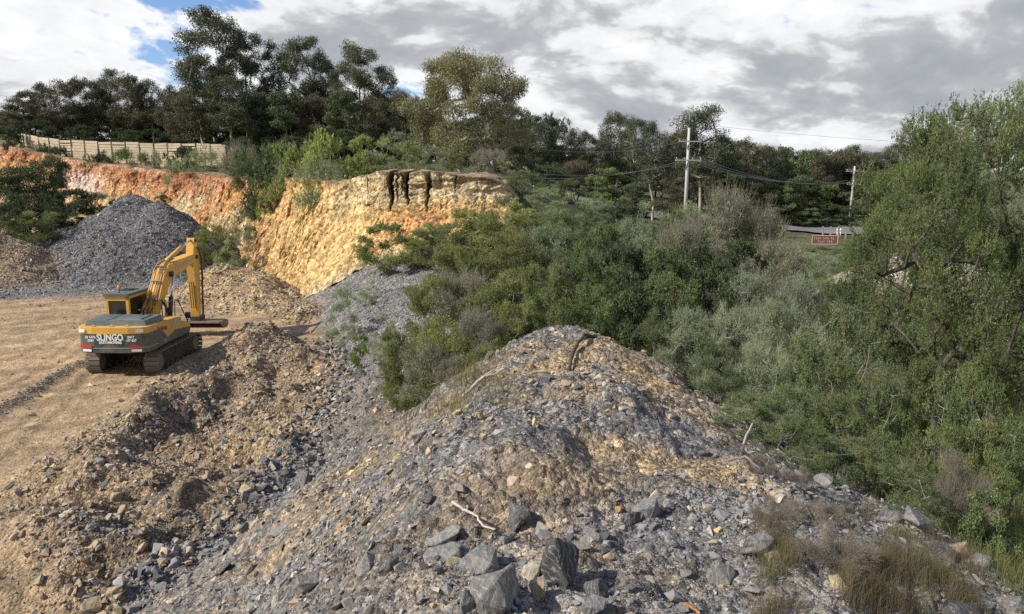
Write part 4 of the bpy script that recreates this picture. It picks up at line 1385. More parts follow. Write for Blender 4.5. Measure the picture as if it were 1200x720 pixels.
text_obj('lettering', 'SLINGO', 0.37, WHITE, CW, rear(0, 1.73), 0.006, 0.80, 0.012)
text_obj('lettering', 'EARTHMOVING', 0.145, WHITE, CW, rear(0, 1.53), 0.006, 0.86, 0.006)
text_obj('lettering', '03 5476\n3083', 0.135, WHITE, CW, rear(-0.80, 1.675), 0.006, 0.95, 0.004)
text_obj('lettering', '0417\n637 627', 0.135, WHITE, CW, rear(0.80, 1.675), 0.006, 0.95, 0.004)
for sx in (-1, 1):
    bm = bmesh.new()
    pr = [(-0.27, -0.05), (0.27, -0.05), (0.24 if sx < 0 else 0.10, 0.04), (-0.10 if sx < 0 else -0.24, 0.075), (-0.26 if sx < 0 else -0.27, 0.06)]
    add_prism_z(bm, [(a * 0.95, b_) for a, b_ in pr], 0, 0.02)
    bmesh.ops.transform(bm, matrix=rear(1.0 * sx, 1.36, 0.012), verts=bm.verts)
    bmesh_obj('reflector', bm, REDR, CW)
    bm = bmesh.new(); add_box(bm, -0.19, 0.19, -0.05, 0.05, 0, 0.015)
    bmesh.ops.transform(bm, matrix=rear(0.98 * sx, 1.20, 0.006), verts=bm.verts); bmesh_obj('white_sticker', bm, WHITE, CW)
    bm = bmesh.new(); add_box(bm, -0.14, 0.14, -0.06, 0.06, 0, 0.015)
    bmesh.ops.transform(bm, matrix=Matrix.Translation((1.14 * sx, -2.845, 2.0)) @ Matrix.Rotation(sx * 0.3, 4, 'Z') @ RX, verts=bm.verts); bmesh_obj('white_sticker', bm, WHITE, CW)
for x in (-0.72, 0.0, 0.62):
    tube_obj('lifting_lug', [(x - 0.05, -2.72, 2.12), (x - 0.04, -2.72, 2.20), (x + 0.04, -2.72, 2.20), (x + 0.05, -2.72, 2.12)], 0.022, YELLOW, CW)
# hood over the engine
bm = bmesh.new(); add_box(bm, -1.22, 1.25, -2.5, -0.92, 2.10, 2.33, top=0.93)
HD = bmesh_obj('engine_hood', bm, HOODC, EX, 0.07)
for x in (-0.35, 0.18):
    box_obj('hood_groove', (x - 0.012, x + 0.012, -2.38, -1.02, 2.328, 2.342), BLACK, HD)
bm = bmesh.new(); add_box(bm, -0.05, 0.95, -2.25, -1.15, 2.32, 2.37, top=0.94); bmesh_obj('hood_panel', bm, HOODC, HD, 0.02)
tube_obj('exhaust_pipe', [(0.62, -1.35, 2.34), (0.62, -1.35, 2.50), (0.60, -1.42, 2.58), (0.55, -1.52, 2.61)], 0.045, BLACK, EX)
# engine bay sides
bm = bmesh.new(); add_prism_x(bm, [(-1.98, 1.14), (1.20, 1.14), (1.30, 1.35), (1.30, 1.60), (0.55, 1.62), (0.40, 1.98), (-0.2, 2.05), (-1.98, 2.11)], 1.0, 1.385)
SP = bmesh_obj('side_panel', bm, YELLOW, EX, 0.03)
bm = bmesh.new(); add_prism_x(bm, [(-1.97, 1.13), (1.20, 1.13), (1.31, 1.36), (-0.2, 1.52), (-0.95, 1.34), (-1.5, 1.78), (-1.97, 2.05)], 1.375, 1.40)
bmesh_obj('lower_panel', bm, GREEN, SP, 0.006)
MS = Matrix.Rotation(math.pi / 2, 4, 'Z') @ RX
bm = bmesh.new(); add_prism_x(bm, [(-1.62, 1.92), (-0.95, 1.82), (-1.02, 1.68), (-1.40, 1.74)], 1.388, 1.398); bmesh_obj('brown_decal', bm, BROWND, SP)
bm = bmesh.new(); add_prism_x(bm, [(-0.55, 1.66), (0.30, 1.72), (0.22, 1.86), (0.02, 1.86), (-0.10, 2.02), (-0.32, 2.02), (-0.36, 1.86)], 1.388, 1.398); bmesh_obj('silver_decal', bm, SILVER, SP)
text_obj('lettering', '225LC-9', 0.15, SILVER, SP, Matrix.Translation((1.405, -1.15, 1.28)) @ MS, 0.004, 1.0, 0.003)
box_obj('side_panel', (-1.36, -1.0, -1.98, -0.55, 1.14, 2.10), YELLOW, EX, 0.03)
bm = bmesh.new(); add_box(bm, -1.0, 1.0, -1.98, -0.9, 1.16, 2.10); bmesh_obj('engine_block_housing', bm, BLACK, EX)
box_obj('fuel_tank', (0.46, 1.0, -0.9, 0.42, 1.2, 2.0), YELLOW, EX, 0.03)
box_obj('tool_box', (0.5, 1.34, 0.44, 1.24, 1.22, 1.60), YELLOW, EX, 0.03)

# cab
CB = box_obj('cab', (-1.36, -0.38, -0.50, 1.28, 1.2, 1.75), YELLOW, EX, 0.03)
post = bmesh.new()
for x0, x1, y0, y1 in ((-1.36, -1.24, -0.50, -0.38), (-0.50, -0.38, -0.50, -0.36), (-1.36, -1.27, 1.14, 1.24), (-0.47, -0.38, 1.14, 1.24), (-1.36, -1.30, 0.3, 0.40)):
    add_box(post, x0, x1, y0, y1, 1.74, 3.03)
add_box(post, -1.36, -0.38, -0.50, -0.40, 2.82, 3.03); add_box(post, -1.36, -0.38, -0.50, -0.40, 1.74, 1.90)
add_box(post, -0.46, -0.38, -0.38, 1.2, 2.90, 3.03); add_box(post, -1.36, -1.28, -0.38, 1.2, 2.90, 3.03)
bmesh_obj('cab_frame', post, YELLOW, CB, 0.02)
bm = bmesh.new(); add_prism_z(bm, [(-1.42, -0.56), (-0.33, -0.56), (-0.33, 1.22), (-0.42, 1.38), (-1.32, 1.38), (-1.42, 1.22)], 3.02, 3.13, 0.0); RFO = bmesh_obj('cab_roof', bm, HOODC, CB, 0.035)
box_obj('roof_hatch', (-1.15, -0.6, 0.35, 0.95, 3.125, 3.16), GLASS, RFO, 0.01)
for nm, d in (('rear_window', (-1.24, -0.5, -0.455, -0.445, 1.9, 2.82)), ('side_window', (-0.425, -0.415, -0.36, 1.14, 1.74, 2.90)),
              ('door_window', (-1.335, -1.325, -0.36, 1.14, 1.74, 2.90)), ('windscreen', (-1.27, -0.47, 1.2, 1.21, 1.74, 3.02))):
    box_obj(nm, d, GLASS, CB)
bm = bmesh.new(); add_box(bm, -1.1, -0.62, 0.0, 0.5, 1.75, 1.95); add_box(bm, -1.08, -0.64, -0.06, 0.08, 1.9, 2.55); bmesh_obj('operator_seat', bm, BLACK, CB, 0.04)
tube_obj('beacon_stem', [(-0.86, -0.25, 3.12), (-0.86, -0.25, 3.30)], 0.022, BLACK, CB)
tube_obj('warning_beacon', [(-0.86, -0.25, 3.29), (-0.86, -0.25, 3.33), (-0.86, -0.25, 3.43), (-0.86, -0.25, 3.455)], [0.07, 0.075, 0.06, 0.025], ORANGEL, CB)
tube_obj('aerial', [(-1.2, -0.42, 3.13), (-1.27, -0.5, 3.35)], 0.01, BLACK, CB)

# boom, side profile (y,z)
prof = [(0.35, 1.75), (0.62, 1.62), (1.15, 2.35), (2.05, 3.30), (2.75, 3.62), (4.0, 3.92), (5.15, 4.18), (5.32, 4.32), (5.25, 4.52), (5.0, 4.56), (3.9, 4.50),
        (2.6, 4.38), (2.05, 4.22), (1.65, 3.90), (1.1, 3.05), (0.55, 2.2), (0.30, 1.95)]
bm = bmesh.new(); add_prism_x(bm, prof, -0.24, 0.26)
BO = bmesh_obj('boom', bm, YELLOW, EX, 0.03)
text_obj('lettering', 'HYUNDAI', 0.34, SILVER, BO, Matrix.Translation((0.268, 3.55, 4.14)) @ MS @ Matrix.Rotation(R(9), 4, 'Z'), 0.004, 0.95, 0.01)
bm = bmesh.new(); add_box(bm, -0.34, 0.36, 2.1, 2.36, 3.72, 3.98); bmesh_obj('boom_pin', bm, BLACK, BO, 0.06)
for sx in (-0.40, 0.42):
    tube_obj('boom_cylinder', [(sx, 1.42, 1.45), (sx, 1.78, 2.75)], 0.10, BLACK, EX, 14)
    tube_obj('cylinder_rod', [(sx, 1.75, 2.64), (sx, 2.22, 3.82)], 0.05, CHROME, EX, 12)
# hose bundles over the back of the boom
back = [(0.62, 2.45), (1.2, 3.30), (1.75, 4.12), (2.15, 4.40), (2.9, 4.53), (3.9, 4.58)]
for i, x in enumerate((-0.20, -0.10, 0.02, 0.13, 0.21)):
    tube_obj('hydraulic_pipe', [(x, y - 0.06, z + 0.05) for y, z in back[:4]] + [(x, back[4][0], back[4][1] + 0.05)], 0.022, (YELLOW, BROWND, YELLOW, STEEL, BROWND)[i], BO)
for t in (0.35, 1.35, 2.4):
    k = int(t); a = back[k]; b_ = back[k + 1]; f = t - k
    y, z = a[0] + (b_[0] - a[0]) * f, a[1] + (b_[1] - a[1]) * f
    box_obj('pipe_clamp', (-0.24, 0.25, -0.03, 0.03, -0.02, 0.09), STEEL, BO, rot=Matrix.Translation((0, y - 0.03, z + 0.01)) @ Matrix.Rotation(math.atan2(b_[1] - a[1], b_[0] - a[0]), 4, 'X'))
for x, s_ in ((-0.18, 1), (0.0, 0.8), (0.16, 1.1)):
    tube_obj('hydraulic_hose', [(x, 0.50, 2.35), (x + 0.03, 0.28, 2.25), (x + 0.02, 0.16, 1.95 * s_ + 0.1), (x, 0.30, 1.6)], 0.028, BLACK, EX)
for x in (0.30, 0.36):
    tube_obj('hydraulic_hose', [(x, 1.0, 2.6), (x + 0.10, 1.25, 2.2), (x + 0.08, 1.2, 1.7)], 0.025, BLACK, EX)
# arm cylinder on top of the boom
tube_obj('arm_cylinder', [(0.01, 2.55, 4.50), (0.01, 4.15, 5.02)], 0.105, YELLOW, BO, 14)
tube_obj('arm_cylinder_rod', [(0.01, 4.10, 5.0), (0.01, 5.28, 5.30)], 0.05, CHROME, BO, 12)
# arm (stick)
ap_ = [(5.30, 5.42), (5.55, 5.36), (5.72, 4.6), (5.70, 4.1), (5.55, 1.35), (5.40, 1.05), (5.22, 1.05), (5.16, 1.4), (5.02, 3.9), (5.02, 4.35), (5.12, 4.8)]
bm = bmesh.new(); add_prism_x(bm, ap_, -0.17, 0.19); AR_ = bmesh_obj('arm', bm, YELLOW, EX, 0.025)
bm = bmesh.new(); add_box(bm, -0.22, 0.24, 5.3, 5.48, 5.18, 5.34); add_box(bm, -0.30, 0.32, 5.14, 5.34, 4.26, 4.46); bmesh_obj('arm_pins', bm, BLACK, AR_, 0.05)
for x in (-0.08, 0.03, 0.12):
    bm = bmesh.new(); add_box(bm, x - 0.012, x + 0.012, -0.03, 0.0, 0, 1.5, rot=Matrix.Translation((0, 5.10, 1.5)) @ Matrix.Rotation(R(3.2), 4, 'X')); bmesh_obj('weld_rib', bm, BLACK, AR_)
for i, x in enumerate((0.22, 0.27)):
    tube_obj('hydraulic_hose', [(x, 5.5, 4.9), (x + 0.06, 5.72, 4.2), (x + 0.02, 5.78, 3.2), (x, 5.70, 2.2), (x, 5.6, 1.6)], 0.025, BROWND, AR_)
tube_obj('bucket_cylinder', [(0.01, 5.82, 4.3), (0.01, 5.86, 2.9)], 0.10, BROWND, AR_, 12)
tube_obj('bucket_cylinder_rod', [(0.01, 5.86, 2.95), (0.01, 5.95, 1.75)], 0.045, CHROME, AR_, 10)
tube_obj('tipping_link', [(0.14, 5.95, 1.78), (0.14, 5.88, 1.2), (0.14, 5.78, 0.86)], 0.055, BLACK, AR_)
tube_obj('tipping_link', [(-0.14, 5.52, 1.5), (-0.14, 5.95, 1.78)], 0.05, BLACK, AR_)
box_obj('quick_hitch', (-0.22, 0.24, 5.12, 5.85, 0.80, 1.06), BLACK, EX, 0.04)
# wide mud bucket, curled with its back towards the machine
bp_ = [(5.00, 0.80), (5.80, 0.84), (6.10, 0.72), (6.12, 0.52), (5.90, 0.40), (5.50, 0.42)]
bm = bmesh.new()
outer = bp_; inner = [(y * 0.985 + 0.02, z * 0.93 - 0.0) for y, z in bp_]
inner = [(5.02, 0.76), (5.79, 0.80), (6.06, 0.70), (6.08, 0.54), (5.88, 0.44), (5.51, 0.46)]
add_prism_x(bm, outer + inner[::-1], -0.78, 1.26)
for x0, x1 in ((-0.82, -0.78), (1.26, 1.30)):
    add_prism_x(bm, bp_, x0, x1)
add_box(bm, -0.80, 1.28, 4.95, 5.06, 0.76, 0.85)
bmesh_obj('bucket', bm, WORN, EX, 0.012)
# the boom and arm reach a little lower than first drawn
def lower(o):
    if o.type == 'MESH' and not o.data.get('low'):
        for v in o.data.vertices:
            if v.co.z > 1.7: v.co.z = 1.7 + (v.co.z - 1.7) * 0.895
        o.data['low'] = 1
    for c_ in o.children: lower(c_)


for o in list(EX.children):
    if o.name.split('.')[0] in ('boom', 'arm', 'boom_cylinder', 'cylinder_rod', 'quick_hitch'): lower(o)
# handrails, mirror and step on the right side
tube_obj('handrail', [(1.30, 0.05, 2.05), (1.32, 0.05, 2.72), (1.32, 0.35, 2.76), (1.32, 1.28, 1.55)], 0.022, BLACK, EX, 8)
tube_obj('handrail', [(0.75, 0.55, 1.6), (0.75, 0.55, 2.55), (1.1, 0.55, 2.72), (1.32, 0.55, 2.60)], 0.02, BLACK, EX, 8)
tube_obj('handrail', [(0.50, 0.62, 1.6), (0.50, 0.62, 2.62), (0.50, 0.95, 2.62), (0.50, 0.95, 1.6)], 0.022, BLACK, EX, 8)
tube_obj('mirror_bracket', [(1.30, 1.2, 1.55), (1.36, 1.25, 1.75), (1.38, 1.3, 1.85)], 0.02, BLACK, EX, 8)
box_obj('mirror', (1.24, 1.46, 1.22, 1.28, 1.74, 2.02), BLACK, EX, 0.02)
box_obj('work_lamp', (0.50, 0.64, 1.24, 1.36, 1.6, 1.72), BLACK, EX, 0.01)

# ------------------------------------------------------------------ timber fence above the red face
TIMBER = flat_mat('weathered_pale_timber', (0.52, 0.44, 0.31), 0.9, dirt=0.8, dirt_col=(0.30, 0.25, 0.175), scale=1.6, bump=0.4)
TIMD = flat_mat('dark_fence_post', (0.14, 0.11, 0.085), 0.9, dirt=0.5, scale=5)
fpx = [(22, 154, 182), (42, 160, 186), (80, 164, 188), (130, 166, 189), (180, 167, 190), (225, 168, 190), (265, 169, 187)]
FY = [118, 114, 110, 107, 104, 101, 98.5]
FP = []
for (px, pt_, pb_), Y_ in zip(fpx, FY):
    b0 = P(px, pb_, Y_); t0 = P(px, pt_, Y_); FP.append((b0[0], b0[1], b0[2], t0[2]))
FE = empty('timber_fence', (FP[3][0], FP[3][1], FP[3][2]))
tag(FE, 'long pale weathered timber board fence curving along the top of the red rock face', 'fence')
FA = np.array(FP); fs = np.concatenate([[0], np.cumsum(np.hypot(np.diff(FA[:, 0]), np.diff(FA[:, 1])))])
npan = 17
for k in range(npan):
    s0, s1_ = fs[-1] * k / npan, fs[-1] * (k + 1) / npan
    a = [np.interp(s0, fs, FA[:, c]) for c in range(4)]; b_ = [np.interp(s1_, fs, FA[:, c]) for c in range(4)]
    bm = bmesh.new()
    d = Vector((b_[0] - a[0], b_[1] - a[1], 0)); L = d.length; ang = math.atan2(d.y, d.x)
    nb = 9; h0 = a[3] - a[2] + 0.6 + r2.uniform(-0.13, 0.10); h1 = b_[3] - b_[2] + 0.6
    Mx = Matrix.Translation((a[0] - FE.location.x, a[1] - FE.location.y, a[2] - 0.6 - FE.location.z)) @ Matrix.Rotation(ang, 4, 'Z')
    for j in range(nb):
        z0 = h0 * j / nb; w0 = h0 / nb
        off = r2.uniform(-0.05, 0.05); gap = 0.05 + (0.10 if r2.random() < 0.15 else 0)
        vs = add_box(bm, 0.02, L - 0.02, off, off + 0.05, z0, z0 + w0 - gap)
        for v in vs: v.co.z += (v.co.x / L) * ((b_[2] - a[2]) + (h1 - h0) * (z0 / h0)) + r2.normal(0, 0.01)
    bmesh.ops.transform(bm, matrix=Mx, verts=bm.verts)
    bmesh_obj('fence_panel', bm, TIMBER, FE)
    bm = bmesh.new(); add_box(bm, -0.035, 0.035, -0.10, -0.03, 0.0, h0 + 0.03); bmesh.ops.transform(bm, matrix=Mx, verts=bm.verts); bmesh_obj('fence_post', bm, TIMD, FE)

# ------------------------------------------------------------------ power poles and wires
POLE = flat_mat('grey_pole_timber', (0.50, 0.50, 0.48), 0.85, dirt=0.5, dirt_col=(0.33, 0.31, 0.28), scale=3)
INSU = flat_mat('insulator', (0.35, 0.30, 0.26), 0.3, dirt=0.1)
WIRE = flat_mat('cable', (0.2, 0.21, 0.21), 0.5, dirt=0.0)


def pole(px, pbot, ptop, Y_, arms, rz, rad, label, lean=0.0):
    x = ray(px, pbot)[0] * Y_; zb = tz(x, Y_); top = P(px, ptop, Y_)[2]
    e = empty('power_pole', (x, Y_, zb), rz); tag(e, label, 'power pole')
    e.rotation_euler = (0, lean, rz)
    H = top - zb
    tube_obj('pole', [(0, 0, -0.3), (0, 0, H * 0.5), (0, 0, H)], [rad, rad * 0.82, rad * 0.62], POLE, e, 14)
    att = []
    for (pz, half, nins) in arms:
        z = P(px, pz, Y_)[2] - zb
        ca = box_obj('crossarm', (-half, half, -rad - 0.12, -rad + 0.0, z - 0.07, z + 0.07), POLE, e, 0.01)
        for k in range(nins):
            xx = -half + 0.12 + (2 * half - 0.24) * k / (nins - 1)
            tube_obj('insulator', [(xx, -rad - 0.06, z + 0.06), (xx, -rad - 0.06, z + 0.14), (xx, -rad - 0.06, z + 0.26), (xx, -rad - 0.06, z + 0.32)], [0.03, 0.07, 0.06, 0.02], INSU, ca, 8)
            att.append((x + math.cos(rz) * xx, Y_ + math.sin(rz) * xx, zb + z + 0.3))
        tube_obj('brace', [(-half * 0.6, -rad - 0.04, z - 0.06), (0, -rad, z - 0.55)], 0.02, POLE, ca, 6)
        tube_obj('brace', [(half * 0.6, -rad - 0.04, z - 0.06), (0, -rad, z - 0.55)], 0.02, POLE, ca, 6)
    return e, att, (x, Y_, zb, H)


p1, at1, g1 = pole(803, 240, 150, 90, ((166, 1.25, 2), (188, 1.55, 4)), R(8), 0.23, 'tall pale power pole with two crossarms standing left of the smaller pole', R(0.6))
p2, at2, g2 = pole(994, 282, 195, 118, ((201, 1.5, 3), (216, 1.2, 2)), R(12), 0.21, 'smaller leaning power pole beside the brown road sign', R(1.2))


def wire(a, b_, sag, rad, label, n=26):
    V_ = []
    for k in range(n + 1):
        t = k / n; V_.append((a[0] + (b_[0] - a[0]) * t, a[1] + (b_[1] - a[1]) * t, a[2] + (b_[2] - a[2]) * t - sag * 4 * t * (1 - t)))
    o = tube_obj('power_line', V_, rad * 0.95, WIRE, None, 5); tag(o, label, 'power line', 'power lines'); return o


def wp(px, py, Y_): return P(px, py, Y_)


for k in range(4):
    b_ = at2[min(3 + (k % 2), 4)] if k < 2 else at2[3 + (k - 2) % 2]
    wire(at1[2 + k], (b_[0] + (k - 1.5) * 0.3, b_[1], b_[2] + (0.25 if k > 1 else 0)), 1.2 + 0.12 * k, 0.026, 'low dark power line sagging between the two poles below their lower crossarms')
wire(wp(800, 188, 90), wp(560, 205, 62), 1.0, 0.026, 'dark power line running left from the tall pale pole towards the big gum tree')
wire(wp(800, 191, 90), wp(600, 201, 70), 0.8, 0.026, 'dark cable crossing in front of the forest just left of the tall pale pole')
wire(wp(800, 166, 90), wp(640, 176, 72), 0.6, 0.02, 'thin upper power line left of the tall pale pole in front of dark trees')
wire(wp(1600, 178, 60), wp(840, 148, 100), 0.9, 0.02, 'thin high wire crossing the open sky above the right hand forest')
wire(at2[0], wp(1500, 214, 90), 1.0, 0.022, 'power line leaving the smaller pole to the right behind the wattle tree')

# ------------------------------------------------------------------ road, signs and rails at the back right
ROADM = flat_mat('old_asphalt', (0.17, 0.17, 0.165), 0.95, dirt=0.5, dirt_col=(0.26, 0.25, 0.22), scale=0.4)
rx = np.linspace(8, 130, 120); V_ = []; F_ = []
for i, x in enumerate(rx):
    yc = 99 + 0.0 * x; n = 6
    for j in range(n + 1):
        y = yc + j * 1.3
        V_.append((x, y, 0.0))
V_ = np.array(V_); V_[:, 2] = np.maximum.reduce([terrain(V_[:, 0] + dx, V_[:, 1] + dy) for dx in (-.5, .5) for dy in (-.7, 0, .7)]) + 0.14
n = 7
F_ = [(i * n + j, (i + 1) * n + j, (i + 1) * n + j + 1, i * n + j + 1) for i in range(len(rx) - 1) for j in range(n - 1)]
rd = link('road', mesh_np('road', V_, np.array(F_), ROADM, smooth=True)); tag(rd, kind='structure')
SIGNB = flat_mat('brown_sign_face', (0.23, 0.075, 0.05), 0.5, dirt=0.1); SIGNW = flat_mat('white_sign_face', (0.75, 0.75, 0.72), 0.5, dirt=0.1)
sp_ = P(966, 290, 88); zb = tz(sp_[0], sp_[1])
e = empty('road_sign', (sp_[0], sp_[1], zb), R(-3)); tag(e, 'brown road sign with two lines of white writing beside the road', 'road sign')
zt = P(966, 276, 88)[2] - zb; zl = P(966, 286.5, 88)[2] - zb
brd = box_obj('sign_board', (-1.45, 1.45, -0.03, 0.03, zl, zt), SIGNB, e, 0.01)
for x in (-1.1, 1.1): tube_obj('post', [(x, 0.08, -0.2), (x, 0.08, zt - 0.05)], 0.05, SILVER, e, 8)
for a in ((-1.45, 1.45, zt - 0.05, zt), (-1.45, 1.45, zl, zl + 0.05), (-1.45, -1.40, zl, zt), (1.40, 1.45, zl, zt)):
    box_obj('border', (a[0], a[1], -0.036, -0.031, a[2], a[3]), SIGNW, brd)
for row, (n_, x0) in enumerate(((11, -1.2), (9, -0.75))):      # the writing is too small to read in the photograph: letter-sized marks
    bm = bmesh.new()
    zc = zt - (zt - zl) * (0.33 + 0.36 * row)
    for k in range(n_):
        if k in (4, 8): continue
        wl = (0.10, 0.13, 0.08)[k % 3]; x = x0 + k * 0.21
        add_box(bm, x, x + 0.03, -0.040, -0.034, zc - 0.11, zc + 0.11); add_box(bm, x + 0.03, x + wl, -0.040, -0.034, zc + (0.04, -0.09, -0.02)[k % 3], zc + (0.08, -0.05, 0.02)[k % 3])
    bmesh_obj('writing', bm, SIGNW, brd)
sp_ = P(1001, 262, 112); zb = tz(sp_[0], sp_[1]); e = empty('road_sign', (sp_[0], sp_[1], zb), R(10)); tag(e, 'small plain white sign just right of the smaller power pole', 'road sign')
z1 = P(1001, 257.5, 112)[2] - zb; z0 = P(1001, 262, 112)[2] - zb
box_obj('sign_board', (-0.65, 0.65, -0.02, 0.02, z0, z1), SIGNW, e, 0.01); tube_obj('post', [(0, 0.06, -0.2), (0, 0.06, z1)], 0.05, SILVER, e, 8)
# post and rail barrier
e0 = P(964, 277, 96); e = empty('post_and_rail_barrier', (e0[0], e0[1], tz(e0[0], e0[1]))); tag(e, 'low pale post and rail barrier on the far side of the brown sign', 'barrier')
zr = P(964, 269, 96)[2] - e.location.z
for k in range(5):
    x = k * 0.95; box_obj('post', (x - 0.07, x + 0.07, -0.07, 0.07, -0.1, zr + 0.35), SILVER, e)
box_obj('rail', (-0.4, 4.6, -0.1, -0.075, zr + 0.1, zr + 0.2), SILVER, e)
for px, lab in ((981, 'white topped bollard on the left of the pair near the smaller power pole'), (985, 'white topped bollard on the right of the pair near the smaller power pole')):
    b0 = P(px, 276, 97); zb = tz(b0[0], b0[1]); zt_ = P(px, 268, 97)[2] - zb
    e = empty('bollard', (b0[0], b0[1], zb)); tag(e, lab, 'bollard', 'white topped bollards')
    tube_obj('shaft', [(0, 0, -0.1), (0, 0, zt_ - 0.3)], 0.10, SILVER, e, 10); tube_obj('white_top', [(0, 0, zt_ - 0.3), (0, 0, zt_)], 0.11, SIGNW, e, 10)
# dark slatted pallet-like gate behind the wattle
b0 = P(1152, 322, 50); zb = tz(b0[0], b0[1]); e = empty('slatted_gate', (b0[0], b0[1], max(zb, b0[2] - 0.1)), R(8)); tag(e, 'dark slatted gate standing on the pale sandy heap behind the big wattle', 'gate')
gh = P(1152, 309, 50)[2] - e.location.z; gm = flat_mat('dark_metal', (0.05, 0.055, 0.06), 0.6, dirt=0.3)
gh = max(gh, 0.6)
for k in range(14):
    x = -1.2 + k * 0.185; box_obj('slat', (x - 0.035, x + 0.035, -0.02, 0.02, 0.05, gh), gm, e)
box_obj('rail', (-1.3, 1.3, 0.022, 0.06, 0.1, 0.2), gm, e); box_obj('rail', (-1.3, 1.3, 0.022, 0.06, gh - 0.15, gh - 0.05), gm, e)

# ------------------------------------------------------------------ vegetation
def seg_mesh(name, A, B, ra, rb, mat, n=4):
    """many tapered prisms at once (branches of one plant)"""
    A = np.asarray(A); B = np.asarray(B); ra = np.asarray(ra)[:, None]; rb = np.asarray(rb)[:, None]
    d = B - A; L = np.linalg.norm(d, axis=1)[:, None] + 1e-9; d = d / L
    ref = np.where(np.abs(d[:, 2:3]) > 0.9, (1.0, 0, 0), (0, 0, 1.0))
    u = np.cross(d, ref); u /= np.linalg.norm(u, axis=1)[:, None]; v = np.cross(d, u)
    V_ = []
    for (Pp, r_) in ((A - d * ra * 0.4, ra), (B + d * rb * 0.4, rb)):
        for k in range(n):
            t = 2 * math.pi * k / n
            V_.append(Pp + (u * math.cos(t) + v * math.sin(t)) * r_)
    V_ = np.stack(V_, 1).reshape(-1, 3)                       # per segment 2n verts
    b0 = (np.arange(len(A)) * 2 * n)[:, None]
    F_ = [np.concatenate([b0 + k, b0 + (k + 1) % n, b0 + n + (k + 1) % n, b0 + n + k], 1) for k in range(n)]
    F_ = np.stack(F_, 1).reshape(-1, 4)
    return mesh_np(name, V_, F_, mat, smooth=True)


def leaf_mesh(name, c, d, L, W, mat, tone, dry):
    """diamond leaves; c centres, d directions, tone/dry colour attributes"""
    n = len(c); rg = np.random.default_rng(n)
    s = np.cross(d, rg.normal(size=(n, 3))); s /= np.linalg.norm(s, axis=1)[:, None] + 1e-9
    L = L[:, None] * 0.5; W = W[:, None] * 0.5
    V_ = np.stack([c - d * L, c + s * W - d * L * 0.1, c + d * L, c - s * W - d * L * 0.1], 1).reshape(-1, 3)
    F_ = np.arange(4 * n).reshape(-1, 4)
    colr = np.stack([np.repeat(tone, 4), np.repeat(dry, 4), np.zeros(4 * n)], 1)
    return mesh_np(name, V_, F_, mat, colr)


